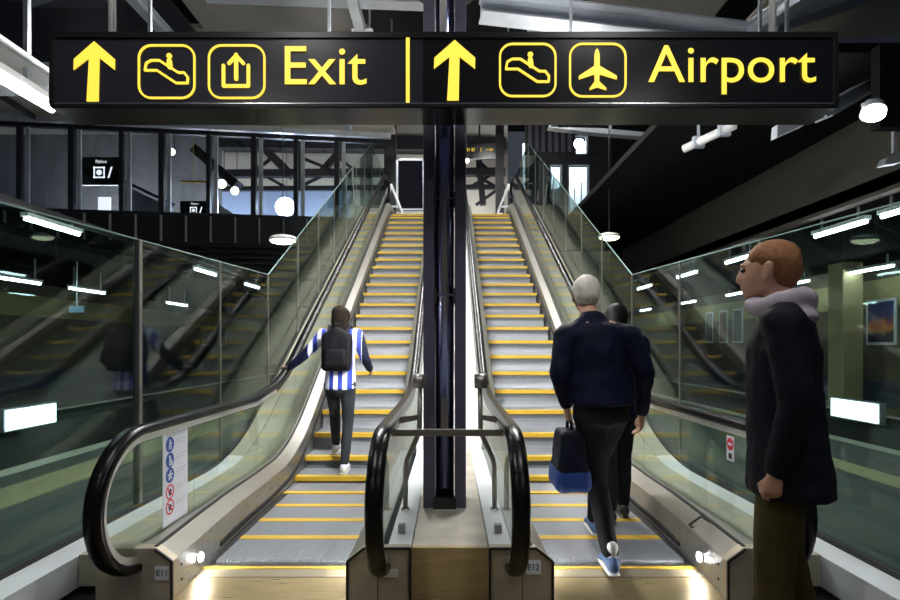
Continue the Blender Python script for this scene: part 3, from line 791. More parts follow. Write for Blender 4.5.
# upper hall: ceiling, back panels, trusses
mb = MB(); mb.box(-15, 5.5, 14.7, 26, 12.0, 12.2); struct('ceiling_upper', mb, 'fascia')
DB = 19.8
def BX(px, d=DB): return (px - CX) / F * d
def BZ(py, d=DB): return HC - (py - HY) / F * d
mb = MB(); mb.box(-18, BX(222), DB, DB + .2, TOP, 12); struct('wall_upper_left', mb, mat('grey_concrete_wall', (.24, .24, .25), .7, noise=.45, scale=1.2, stretch=(2.5, 1, .5)))
mb = MB(); mb.box(BX(222), 2.2, DB, DB + .2, BZ(188), 12); mb.box(BX(350), 2.2, DB, DB + .2, TOP, BZ(188)); struct('wall_upper_back', mb, 'cream')
mb = MB(); mb.box(BX(222), BX(350), DB, DB + .2, TOP, BZ(188)); struct('wall_upper_base', mb, mat('blue_glow_wall', (.36, .46, .66), .6))  # blue tint paints the floodlight glow onto the lower wall
tr = thing('roof_truss', (BX(300), 19.2, TOP), 'dark roof truss with crossed diagonals seen through the upper windows', 'truss')
DT = 19.2
def tb(nm, x0, y0, x1, y1, w): 
    m_ = MB(); m_.bar((BX(x0, DT), DT, BZ(y0, DT)), (BX(x1, DT), DT, BZ(y1, DT)), w, w); build(nm, m_, 'truss', tr)
tb('chord', 222, 143, 505, 146, .5); tb('chord', 222, 174, 505, 172, .26); tb('chord', 222, 189, 505, 187, .16)
tb('diagonal', 262, 146, 292, 176, .30); tb('diagonal', 345, 146, 320, 174, .22)
for x0, y0, x1, y1 in ((256, 170, 276, 155), (300, 157, 336, 172), (300, 187, 330, 172), (262, 174, 285, 187), (338, 157, 356, 172), (470, 187, 496, 172), (472, 173, 496, 187), (476, 205, 497, 190), (470, 152, 490, 172)):
    tb('diagonal', x0, y0, x1, y1, .10)
tb('upright', 483, 205, 478, 150, .22); tb('upright', 300, 190, 300, 150, .10)
st = thing('stair_flight', (BX(147, 16.6), 16.6, TOP), 'dim staircase with black handrail seen through the fourth upper window', 'staircase')
q_ = lambda px, py: (BX(px, 16.6), BZ(py, 16.6))
mb = MB(); mb.prism([q_(122, 184), q_(172, 208), (BX(172, 16.6), TOP), (BX(122, 16.6), TOP)], lambda x, z, t: (x, t, z), 16.6, 16.7); build('side_panel', mb, 'galv', st)
mb = MB(); mb.bar((BX(122, 16.5), 16.5, BZ(180, 16.5)), (BX(174, 16.5), 16.5, BZ(205, 16.5)), .09, .09); build('handrail', mb, 'black', st)
st2 = thing('ramp_panel', (BX(228, 16.6), 16.6, TOP), 'white sloping panel low behind the sixth upper window', 'panel')
mb = MB(); mb.prism([q_(212, 200), q_(242, 219), (BX(242, 16.6), TOP), (BX(212, 16.6), TOP)], lambda x, z, t: (x, t, z), 16.6, 16.7); build('side_panel', mb, 'whiteroom', st2)
mb = MB(); mb.bar((BX(238, 17.5), 17.5, BZ(186, 17.5)), (BX(196, 17.5), 17.5, BZ(150, 17.5)), .5, .3); build('sloping_beam', mb, 'mullion', st2)
mb = MB(); mb.box(BX(181, 16), BX(206, 16), 16.0, 16.05, BZ(182.5, 16), BZ(180.5, 16)); mb.box(BX(193, 16) - .005, BX(193, 16) + .005, 16.02, 16.03, BZ(180.6, 16), 12.02); tag(build('yellow_rail', mb, 'yellow'), 'yellow bar seen through the upper windows beside the two warm lamps', 'bar')
def upsign(x0, x1, z0, z1, d, lab):
    t = thing('platform_sign', ((x0 + x1) / 2, d, z0), lab, 'sign')
    mb = MB(); mb.box(x0, x1, d, d + .08, z0, z1); build('panel', mb, 'signface', t)
    w, h = x1 - x0, z1 - z0; mb = text_mb('Platform', x0 + .40 * w, x0 + .66 * w, z0 + .78 * h, z0 + .90 * h, d - .004)
    build('lettering', mb, 'screenwhite', t)
    cx, cz = x0 + .48 * w, z0 + .45 * h; r = .2 * h; mb = MB()
    for (a0, a1, c0, c1) in ((-1, 1, .75, 1), (-1, 1, -1, -.75), (-1, -.75, -1, 1), (.75, 1, -1, 1)): mb.box(cx + a0 * r, cx + a1 * r, d - .004, d, cz + c0 * r, cz + c1 * r)
    mb.prism([(cx + .5 * r * math.cos(k * math.pi / 8), cz + .5 * r * math.sin(k * math.pi / 8)) for k in range(16)], lambda x, z, q: (x, q, z), d - .004, d)
    build('symbol', mb, 'screenwhite', t)
    mb = MB(); mb.prism([(x0 + .68 * w, cz - r), (x0 + .72 * w, cz - r), (x0 + .80 * w, cz + r), (x0 + .76 * w, cz + r)], lambda x, z, q: (x, q, z), d - .004, d); build('slash', mb, 'screenwhite', t)
a = P(79, 157, 15.2); c = P(121, 185, 15.2); upsign(a[0], c[0], c[2], a[2], 15.2, 'dark platform sign with white lettering high in the third upper window')
a = P(180, 201, 15.6); c = P(208, 218, 15.6); upsign(a[0], c[0], c[2], a[2], 15.6, 'dark platform sign with white lettering low behind the fifth upper window')
a = P(94, 195, 17); 
mb = MB(); mb.box(*sorted((P(98, 195, 17)[0], P(110, 195, 17)[0])), 17, 17.06, P(0, 213, 17)[2], P(0, 197, 17)[2]); mb.box(P(104, 195, 17)[0] - .05, P(104, 195, 17)[0] + .05, 17.01, 17.05, TOP - .01, P(0, 213, 17)[2] + .02); tag(build('glowing_panel', mb, 'screenwhite'), 'small glowing panel behind the upper window below the platform sign', 'light panel')

for k, x in enumerate((-8.2, -4.6, .3, -12.2)):
    t = thing('added_floor_uplight', (x, 18.6, TOP), 'added unseen uplight washing the upper hall panels, ' + ('under the outer truss bay', 'under the middle truss bay', 'behind the escalator heads', 'along the grey wall')[k], 'uplight', 'added upper hall uplights')  # added out of sight below the sill to brighten the back panels
    mb = MB(); mb.box(x - 1.0, x + 1.0, 18.5, 18.7, TOP, TOP + .08); build('trough', mb, 'galv', t)
    mb = MB(); mb.box(x - .95, x + .95, 18.52, 18.68, TOP + .08, TOP + .09); build('lens', mb, emis('added_uplight_lens', (.92, .94, 1), 120), t)
# lamps upstairs
def bulkhead(px, py, d, r, m, lab, cat='lamp'):
    x, y, z = P(px, py, d); t = thing('bulkhead_lamp', (x, y, z), lab, cat)
    mb = MB(); mb.tube([(x, y + .16, z), (x, y + .02, z), (x, y, z)], [r * .6, r * 1.08, r * 1.08], 20); build('housing', mb, 'fascia', t)
    mb = MB(); mb.ell((x, y - .01, z), (r, .07, r)); build('lens', mb, m, t)
    mb = MB(); mb.bar((x, y + .15, z), (x, y + .15, min(z + 6, 12.02 if d > 14.75 else 8.62)), .015); build('hanger', mb, 'truss', t)
    return t
bulkhead(285, 207, 16.2, .30, 'flood', 'dazzling cold white floodlight behind the upper windows')
bulkhead(172, 152, 15.4, .10, 'warm', 'small warm lamp high behind the upper windows, alone')
bulkhead(222, 184, 15.4, .13, 'warm', 'warm lamp behind the upper windows, upper one of the pair')
bulkhead(235, 191, 15.6, .12, 'warm', 'warm lamp behind the upper windows, lower one of the pair')
bulkhead(579, 144, 14.4, .14, 'flood', 'bright white lamp above the tall window beside the Airport escalator')
bulkhead(467, 161, 14.6, .06, 'warm', 'tiny lamp under the yellow lettered sign above the Airport escalator')

# landing frames and panels
def post_obj(name, px0, px1, d, z0, z1, m, lab, cat):
    x0 = (px0 - CX) / F * d; x1 = (px1 - CX) / F * d
    mb = MB(); mb.box(x0, x1, d, d + .2, z0, z1); return tag(build(name, mb, m), lab, cat)
post_obj('landing_post', 384, 396, 15.5, TOP, 12.0, 'fascia', 'black post at the head of the Exit escalator beside the dark panel', 'post')
post_obj('landing_post', 496, 504, 15.5, TOP, 12.0, 'fascia', 'black post at the head of the Airport escalator', 'post')
dsn = thing('dark_screen', P(410, 185, 14.9), 'dark blank panel with a pale frame at the head of the Exit escalator', 'panel')
a = P(396.5, 159, 14.9); c = P(424.5, 210.5, 14.9)
mb = MB(); mb.box(a[0], c[0], 14.9, 14.98, c[2], a[2]); build('panel', mb, mat('navy_panel', (.006, .006, .012), .8, spec=.1), dsn)
mb = MB()
mb.box(a[0], c[0], 14.87, 14.9, a[2] - .05, a[2]); mb.box(a[0], c[0], 14.87, 14.9, c[2], c[2] + .05); mb.box(a[0], a[0] + .05, 14.87, 14.9, c[2], a[2]); mb.box(c[0] - .05, c[0], 14.87, 14.9, c[2], a[2])
build('frame', mb, 'galv', dsn)
ys = thing('exit_board', P(479, 150, 15.0), 'small black sign with yellow lettering and arrow above the Airport escalator', 'sign')
a = P(463, 143, 15.0); c = P(496, 158.5, 15.0)
mb = MB(); mb.box(a[0], c[0], 15.0, 15.1, c[2], a[2]); mb.bar(((a[0] + c[0]) / 2, 15.05, a[2] - .01), ((a[0] + c[0]) / 2, 15.05, 12.02), .05); build('panel', mb, 'signface', ys)
mb = MB(); zc = (a[2] + c[2]) / 2 + .03; x0 = a[0] + .05
YS = emis('dim_yellow_letter', (.9, .62, .05), .35)
for k, w in enumerate((.03, .05, .02, .06, .03)):
    mb.box(x0 + k * .065, x0 + k * .065 + w * .8, 14.99, 15.0, zc - .05, zc + .05)
mb.box(x0 + .45, x0 + .48, 14.99, 15.0, zc - .06, zc + .06)
mb.box(x0 + .62, x0 + .78, 14.99, 15.0, zc - .015, zc + .015); mb.prism([(x0 + .75, zc - .06), (x0 + .83, zc), (x0 + .75, zc + .06)], lambda x, z, q: (x, q, z), 14.99, 15.0)
build('lettering', mb, YS, ys)
for s in (-1, 1):      # white end frames of the upper balustrade
    t = thing('landing_barrier', (s * 1.62, 14.25, TOP), ('white angled barrier frame at the head of the Exit escalator', 'white angled barrier frame at the head of the Airport escalator')[s > 0], 'barrier')
    mb = MB(); mb.tube([(s * 1.62, 14.25, TOP + .95), (s * 1.33, 14.3, TOP + .22), (s * 1.30, 14.3, TOP)], .035, 10); build('sloping_leg', mb, 'white_paint', t)
    mb = MB(); mb.tube([(s * 1.62, 14.25, TOP + .95), (s * 1.75, 14.3, TOP)], .03, 10); build('rear_leg', mb, 'white_paint', t)
    mb = MB(); mb.bar((s * 1.40, 14.3, TOP + .35), (s * 1.72, 14.3, TOP + .35), .05); build('cross_bar', mb, 'white_paint', t)
    mb = MB(); mb.box(s * 1.28, s * 1.44, 14.22, 14.4, TOP, TOP + .16); build('foot_block', mb, 'white_paint', t)

# lit doorway / windows beside the right escalator
def zx(px, d): return (px - CX) / F * d
D_R = 14.8
mb = MB()
def rwall(px0, px1, py0, py1): mb.box(zx(px0, D_R), zx(px1, D_R), D_R, D_R + .2, P(0, py1, D_R)[2], P(0, py0, D_R)[2])
for r in ((526, 612, 88, 135), (526, 575, 135, 155), (588, 612, 135, 155), (526, 612, 155, 165), (526, 550, 165, 250), (562, 568, 165, 250), (589, 612, 165, 250), (550, 562, 190, 250), (568, 589, 228, 250)): rwall(*r)
struct('wall_right_upper', mb, 'fascia')
mb = MB(); mb.box(zx(612, D_R), 12, D_R, D_R + .2, 3.2, 12.2); mb.box(2.2, 12, D_R + .05, D_R + .2, 8.7, 12.2); struct('wall_right_black', mb, 'void')
mb = MB()
for k in range(7):
    x = zx(528 + k * 6.6, D_R); mb.box(x, x + .10, D_R - .07, D_R, P(0, 153, D_R)[2], P(0, 118, D_R)[2])
struct('trim_cladding_right', mb, 'corr')
for k, r in enumerate(((575, 588, 135, 155), (550, 562, 165, 190), (568, 589, 165, 228))):
    x0, x1, z0, z1 = zx(r[0], D_R), zx(r[1], D_R), P(0, r[3], D_R)[2], P(0, r[2], D_R)[2]
    w = thing('window_%d' % (20 + k), (x0, D_R, z0), '', ''); del w['label']; del w['category']; w['kind'] = 'structure'
    mb = MB(); e = .035
    mb.box(x0, x1, D_R - .03, D_R, z0, z0 + e); mb.box(x0, x1, D_R - .03, D_R, z1 - e, z1); mb.box(x0, x0 + e, D_R - .03, D_R, z0, z1); mb.box(x1 - 2 * e, x1, D_R - .03, D_R, z0, z1)
    build('window_frame', mb, 'galv', w)
    mb = MB(); mb.box(x0, x1, D_R + .02, D_R + .03, z0, z1); build('window_pane', mb, 'winglass', w)
mb = MB(); mb.box(2.4, 5.4, 17.2, 17.3, 3.5, 8); struct('wall_lit_room', mb, 'whiteroom')
sr = thing('inner_stair', (3.7, 16.5, 4), 'pale staircase seen through the tall window beside the Airport escalator', 'staircase')
mb = MB(); mb.prism([(3.2, 4.8), (3.2, 5.0), (4.5, 6.2), (4.5, 5.9)], lambda x, z, t: (x, t, z), 16.6, 16.7); build('stringer', mb, 'galv', sr)
for k in range(6):
    mb = MB(); mb.bar((3.3 + k * .22, 16.55, 5.1 + k * .2), (3.3 + k * .22, 16.55, 5.7 + k * .2), .03); build('baluster', mb, 'gunmetal', sr)
ld = bpy.data.lights.new('room_lamp', 'POINT'); ld.energy = 330; ld.color = (.85, .93, 1); ld.shadow_soft_size = .15
lo = bpy.data.objects.new('room_lamp', ld); COL.objects.link(lo); lo.location = (3.6, 16.0, 7.4)

for s_, nm in ((-1, 'Exit'), (1, 'Airport')):
    t = thing('added_soffit_uplight', (s_ * 2.3, 11.0, 6.2), 'added unseen uplight over the %s escalator, hidden by the sign' % nm, 'uplight', 'added soffit uplights')  # added behind the sign to brighten the soffit
    mb = MB(); mb.box(s_ * 2.3 - .08, s_ * 2.3 + .08, 10.3, 11.7, 6.15, 6.25); build('trough', mb, 'galv', t)
    mb = MB(); mb.box(s_ * 2.3 - .06, s_ * 2.3 + .06, 10.33, 11.67, 6.25, 6.262); build('lens', mb, emis('added_soffit_lens', (1, .97, .9), 110), t)
    mb = MB(); mb.bar((s_ * 2.3, 11, 6.25), (s_ * 2.3, 11, 7.13 if s_ < 0 else 8.62), .03); build('hanger', mb, 'galv', t)
for x_, pw, nm in ((3.1, 75, 'Airport lettering'), (-3.0, 30, 'Exit arrow')):
    t = thing('added_roof_uplight', (x_, 5.2, 3.85), 'added unseen uplight behind the %s, washing the roof steel' % nm, 'uplight', 'added roof uplights')  # added out of view to brighten the roof beams and sheets
    mb = MB(); mb.box(x_ - .45, x_ + .45, 5.12, 5.28, 3.80, 3.88); build('trough', mb, 'galv', t)
    mb = MB(); mb.box(x_ - .42, x_ + .42, 5.14, 5.26, 3.88, 3.89); build('lens', mb, emis('added_roof_lens', (.92, .95, 1), pw), t)
    mb = MB(); mb.bar((x_, 5.2, 3.88), (x_, 5.2, 8.62), .03); build('hanger', mb, 'galv', t)
# pendant lamps
def pendant(px, py, d, wpx, lab, rot):
    x, y, z = P(px, py, d); r = wpx / 2 / F * d; t = thing('pendant_lamp', (x, y, z), lab, 'lamp', 'shallow pendant lamps')
    mb = MB(); mb.ell((x, y, z + .02), (r, r * .7, r * .30)); build('shade', mb, 'white_paint', t)
    mb = MB(); mb.ell((x, y, z - .012), (r * .93, r * .64, r * .26)); build('diffuser', mb, 'warm', t)
    mb = MB(); mb.tube([(x, y, z + .05), (x, y, 6.32 if x > 0 else 6.62)], .008, 6); build('cable', mb, 'mullion', t)
pendant(283, 240, 9.0, 28, 'shallow glowing pendant lamp hanging below the upper windows', 0)
pendant(609, 237, 9.0, 22, 'shallow glowing pendant lamp hanging against the black wall', 0)

# ------------------------------------------------------------------ roof steel above the sign
def beam(name, p, q, w, h, lab, m='galv', cat='beam', channel=True):
    t = MB(); p, q = Vector(p), Vector(q)
    if channel:
        up = Vector((0, 0, 1)); tt = (q - p).normalized(); a = tt.cross(up).normalized()
        t.bar(p, q, w * .12, h); o = Vector((0, 0, h / 2))
        t.bar(p + o, q + o, w, h * .10); t.bar(p - o, q - o, w, h * .10)
    else: t.bar(p, q, w, h)
    return tag(build(name, t, m), lab, cat)
beam('roof_beam', (.34, 5.75, 5.07), (3.65, 6.2, 4.98), .24, .22, 'pale galvanised channel beam above the Airport half of the sign', cat='beam')
beam('roof_beam', (3.52, 6.6, 5.1), (3.60, 4.4, 4.7), .18, .16, 'short galvanised channel crossing the beam end above the word Airport')
beam('roof_beam', (-4.25, 5.0, 6.0), (-4.25, 10, 6.0), .14, .14, 'grey steel beam running back above the Exit arrow')
beam('roof_beam', (-1.32, 5.0, 6.0), (-1.32, 10, 6.0), .14, .12, 'grey steel beam running back above the word Exit')
beam('roof_beam', (-5.4, 6.3, 5.62), (-4.2, 6.1, 5.45), .16, .10, 'short grey bracket beam behind the first white hanger rod')
beam('roof_beam', (-3.4, 7.2, 6.18), (.1, 7.4, 6.18), .2, .1, 'long dim beam crossing above the Exit half of the sign')
beam('roof_beam', P(826, 50, 5.4), P(890, 47, 5.4), .2, .13, 'pale grey beam beyond the end of the sign, upper of three', channel=False)
beam('roof_beam', P(826, 70, 5.6), P(890, 66, 5.6), .2, .16, 'galvanised beam beyond the end of the sign, middle of three')
beam('roof_beam', P(824, 112, 5.2), P(886, 76, 5.5), .18, .14, 'slanting galvanised beam beyond the end of the sign, lowest of three')
beam('roof_beam', (3.9, 6.2, 5.2), (5.3, 5.6, 5.45), .2, .2, 'broad slanting roof beam above the top corner of the sign')
mb = MB(); mb.add([(-5.0, 6.2, 5.35), (-4.0, 6.2, 5.35), (-4.0, 5.8, 5.3), (-4.6, 5.6, 5.1), (-5.0, 6.2, 5.37), (-4.0, 6.2, 5.37), (-4.0, 5.8, 5.32), (-4.6, 5.6, 5.12)],
           [(0, 1, 2, 3), (4, 5, 6, 7), (0, 1, 5, 4), (1, 2, 6, 5), (2, 3, 7, 6), (3, 0, 4, 7)])
tag(build('ceiling_plate', mb, 'mullion'), 'dark triangular ceiling plate behind the sign corner above the Exit arrow', 'ceiling plate')
# ventilation duct dark behind the pillar head
mb = MB(); mb.tube([(-.05, 6.2, 5.6), (-.05, 6.2, 8.5)], .42, 24); tag(build('round_duct', mb, 'fascia'), 'wide black round duct behind the middle hanger rod', 'duct')
# cream roof sheets
for k, (x0, x1, y0, y1, z) in enumerate(((-4.1, -1.4, 7, 10.5, 6.6), (2.0, 4.0, 7, 10.5, 6.3), (4.2, 7.0, 6.2, 9.0, 5.9), (-9.5, -4.3, 7, 10.5, 6.6))):
    mb = MB(); mb.box(x0, x1, y0, y1, z, z + .05); struct('ceiling_sheet_%d' % (k + 1), mb, ('roofsheet', 'roofsheet', 'cream', 'mullion')[k])
# fluorescent fitting left of the sign with reflector
t = thing('strip_light', (-3.66, 4.3, 3.55), 'bright fluorescent strip light with pale reflector beside the Exit end of the sign', 'strip light')
mb = MB(); mb.tube([(-3.66, 3.2, 3.5), (-3.66, 4.78, 3.5)], .034, 14); build('tube', mb, 'tube', t)
mb = MB(); mb.add([(-3.95, 3.2, 3.66), (-3.75, 3.2, 3.72), (-3.57, 3.2, 3.72), (-3.37, 3.2, 3.66), (-3.95, 4.8, 3.66), (-3.75, 4.8, 3.72), (-3.57, 4.8, 3.72), (-3.37, 4.8, 3.66)], [(0, 1, 5, 4), (1, 2, 6, 5), (2, 3, 7, 6)])
mb.box(-3.72, -3.60, 3.2, 4.8, 3.54, 3.60)
build('reflector', mb, 'white_paint', t)
for dd in (3.6, 4.5):
    mb = MB(); mb.box(-3.68, -3.64, dd - .02, dd + .02, 3.6, 5.4); build('hanger', mb, 'galv', t)
beam('roof_beam', (-4.9, 4.9, 3.82), (-3.2, 4.9, 3.84), .3, .16, 'pale beam behind the strip light at the Exit end of the sign', 'galv', channel=False)
# tube fitting with brackets below the sign, right
t = thing('slim_tube', (3.0, 6.1, 3.75), 'slim pale tube fitting with clamp brackets below the Airport lettering', 'tube fitting')
a, c = Vector(P(684, 149, 6.4)), Vector(P(735, 125, 5.9))
mb = MB(); mb.tube([a, c], .05, 14); build('tube', mb, 'white_paint', t)
for k in (.3, .8):
    p = a.lerp(c, k); mb = MB(); mb.box(p.x - .07, p.x + .07, p.y - .03, p.y + .03, p.z - .07, p.z + .07); build('clamp', mb, 'galv', t, .01)
    mb = MB(); mb.bar((p.x, p.y, p.z + .06), (p.x, p.y, 4.03 if p.y > 4.8 else 5), .025); build('hanger', mb, 'galv', t)
# small white brackets
def wedge(pts, d, dep, lab):
    mb = MB(); mb.prism([(P(x, y, d)[0], P(x, y, d)[2]) for x, y in pts], lambda x, z, q: (x, q, z), d, d + dep); cx = sum(p[0] for p in pts) / len(pts); x, y, z = P(cx, min(p[1] for p in pts) + 1, d + dep / 2)
    mb.bar((x, y, z - .01), (x, y, 8.62 if d < 9 and x < 4 else (6.32 if d >= 9 else 3.8)), .03)
    return tag(build('steel_bracket', mb, 'galv'), lab, 'bracket')
mb_ = None
wedge([(777, 137), (778, 124), (806, 124)], 5.2, .1, 'small triangular pale bracket under the Airport end of the sign')
wedge([(884, 165), (888, 157), (902, 151), (902, 162)], 5.2, .1, 'pale bracket at the edge of the brown fascia, beyond the spotlight')
wedge([(548, 127), (600, 128), (654, 133), (650, 137), (600, 133)], 9, .15, 'long thin pale plate just under the sign beside the black wall')
# spotlight
x, y, z = P(873, 113, 4.0)
t = thing('spotlight', (x, y, z), 'bright round spotlight under the beams at the Airport end of the sign', 'spotlight')
mb = MB(); mb.tube([(x + .03, y + .08, z + .11), (x + .02, y + .03, z + .06), (x, y, z)], [.035, .07, .085], 20); build('housing', mb, 'galv', t)
mb = MB(); mb.ell((x - .004, y - .012, z - .018), (.082, .06, .052)); build('lens', mb, 'downlight', t)
mb = MB(); mb.tube([(x + .03, y + .08, z + .10), (x + .035, y + .14, z + .13), (x + .10, y + .22, z + .13)], .015, 8); build('stem', mb, 'galv', t)
mb = MB(); a = P(878, 62, 4.2); mb.box(a[0] + .0, a[0] + .5, 4.18, 4.27, P(0, 128, 4.2)[2], P(0, 45, 4.2)[2]); mb.bar((a[0] + .25, 4.225, P(0, 45, 4.2)[2] - .01), (a[0] + .25, 4.225, 8.62), .04); tag(build('speaker_box', mb, 'void'), 'black box hanging beside the spotlight at the Airport end of the sign', 'box')

# ------------------------------------------------------------------ luminaires over the escalators and concourse
def luminaire(x, y, z, w, l, power, lab, col=(1, .985, .96), up=0):
    t = thing('ceiling_luminaire', (x, y, z), lab, 'ceiling light', 'concourse luminaires')
    mb = MB(); mb.box(x - w / 2 - .03, x + w / 2 + .03, y - l / 2 - .03, y + l / 2 + .03, z + .01, z + .10); build('housing', mb, 'white_paint', t)
    mb = MB(); mb.box(x - w / 2, x + w / 2, y - l / 2, y + l / 2, z + .004, z + .012)
    area = w * l
    build('diffuser', mb, emis('luminaire_diffuser', col, power / (area * math.pi)), t)
    if up:
        mb = MB(); mb.box(x - w / 2, x + w / 2, y - l / 2, y + l / 2, z + .10, z + .108); build('added_up_diffuser', mb, emis('luminaire_added_up', col, up), t)  # glowing top face added to brighten the roof steel above
    mb = MB(); mb.bar((x, y, z + .1), (x, y, 8.6), .03); build('hanger', mb, 'galv', t)
LUM = 2.4
for s in (-1, 1):
    nm = ('Exit', 'Airport')[s > 0]
    luminaire(s * 1.3, 5.6, 4.1, .25, .9, 42 * LUM, 'linear luminaire above the foot of the %s escalator, hidden by the sign' % nm, up=42)
    luminaire(s * 1.3, 8.4, 5.9, .25, 1.4, 50 * LUM, 'linear luminaire above the middle of the %s escalator, hidden by the sign' % nm)
    luminaire(s * 1.3, 11.6, 7.7, .25, 1.4, 50 * LUM, 'linear luminaire above the head of the %s escalator, hidden by the sign' % nm)
    luminaire(s * 1.3, 1.5, 4.3, .25, 1.2, 16 * LUM, 'concourse luminaire overhead in front of the %s escalator' % nm)
    luminaire(s * 2.4, -1.5, 4.3, .25, 1.2, 11 * LUM, 'concourse luminaire overhead further back before the %s escalator' % nm)
# lamp added out of view behind the pillar to brighten the white cover
t = thing('added_cover_lamp', (PX, PY + .2, 2.2), 'added unseen lamp on the far face of the pillar lighting the white cover', 'lamp')
mb = MB(); mb.box(PX - .06, PX + .06, PY + .148, PY + .20, 1.5, 2.7); build('housing', mb, 'white_paint', t)
mb = MB(); mb.box(PX - .045, PX + .045, PY + .20, PY + .21, 1.52, 2.68); build('diffuser', mb, emis('added_cover_diffuser', (1, .98, .94), 420), t)

# ------------------------------------------------------------------ people
def hull_into(bm, ells, seg=14):
    t = bmesh.new(); vs = []
    for c, r in ells:
        if not isinstance(r, (tuple, list)): r = (r, r, r)
        for j in range(0, 9):
            a = -math.pi / 2 + math.pi * j / 8
            for k in range(seg):
                q = 2 * math.pi * k / seg
                vs.append(t.verts.new((c[0] + r[0] * math.cos(a) * math.cos(q), c[1] + r[1] * math.cos(a) * math.sin(q), c[2] + r[2] * math.sin(a))))
                if j in (0, 8): break
    bmesh.ops.convex_hull(t, input=t.verts)
    me = bpy.data.meshes.new('h'); t.to_mesh(me); t.free(); bm.from_mesh(me); bpy.data.meshes.remove(me)
class Blob:
    def __init__(s): s.bm = bmesh.new()
    def hull(s, *e): hull_into(s.bm, e); return s
    def chain(s, pts, rs):
        for i in range(len(pts) - 1): s.hull((pts[i], rs[i]), (pts[i + 1], rs[i + 1]))
        return s
def blob(name, B, m, parent, voxel, smooth=4, fold=0.0, mats=None, matfn=None):
    me = bpy.data.meshes.new(name); B.bm.to_mesh(me); B.bm.free()
    o = bpy.data.objects.new(name, me); COL.objects.link(o)
    r = o.modifiers.new('r', 'REMESH'); r.mode = 'VOXEL'; r.voxel_size = voxel; r.use_smooth_shade = True
    sm = o.modifiers.new('s', 'SMOOTH'); sm.iterations = smooth; sm.factor = .5
    if fold:
        tx = bpy.data.textures.new('fold', 'CLOUDS'); tx.noise_scale = .09; dm = o.modifiers.new('d', 'DISPLACE'); dm.texture = tx; dm.strength = fold; dm.mid_level = .5
    dg = bpy.context.evaluated_depsgraph_get(); me2 = bpy.data.meshes.new_from_object(o.evaluated_get(dg))
    o.modifiers.clear(); o.data = me2; bpy.data.meshes.remove(me); me2.name = name
    me2.materials.clear()
    for mm in (mats or [m]): me2.materials.append(M[mm])
    for p in me2.polygons:
        p.use_smooth = True
        if matfn: p.material_index = matfn(p.center)
    o.parent = parent
    return o
V = Vector
def hand(B, w, d, palm_n, thumb, curl=.6, s=1.0):
    """w wrist, d pointing direction, palm_n palm-facing normal, thumb direction."""
    w, d, pn, th = V(w), V(d).normalized(), V(palm_n).normalized(), V(thumb).normalized()
    B.hull((w, .024 * s), (w + d * .03 * s + th * .02 * s, (.018 * s)), (w + d * .085 * s + th * .03 * s, .013 * s), (w + d * .085 * s - th * .03 * s, .012 * s), (w + d * .03 * s - th * .02 * s, .016 * s))
    for i, (o, ln) in enumerate(((.032, .070), (.011, .080), (-.011, .074), (-.031, .058))):
        p = w + d * .085 * s + th * o * s; ang = curl * .5; pts = [p - d * .01 * s]; dirn = d
        for k, f in enumerate((.45, .32, .26)):
            dirn = (d * math.cos(ang) + pn * math.sin(ang)); p = p + dirn * ln * f * s; pts.append(p); ang += curl * .8
        B.chain(pts, [.0095 * s, .009 * s, .008 * s, .007 * s])
    p = w + d * .03 * s + th * .026 * s
    B.chain([p, p + (th * .7 + d * .7) * .035 * s + pn * .01 * s, p + (th * .35 + d * .95) * .062 * s + pn * .02 * s], [.012 * s, .010 * s, .008 * s])

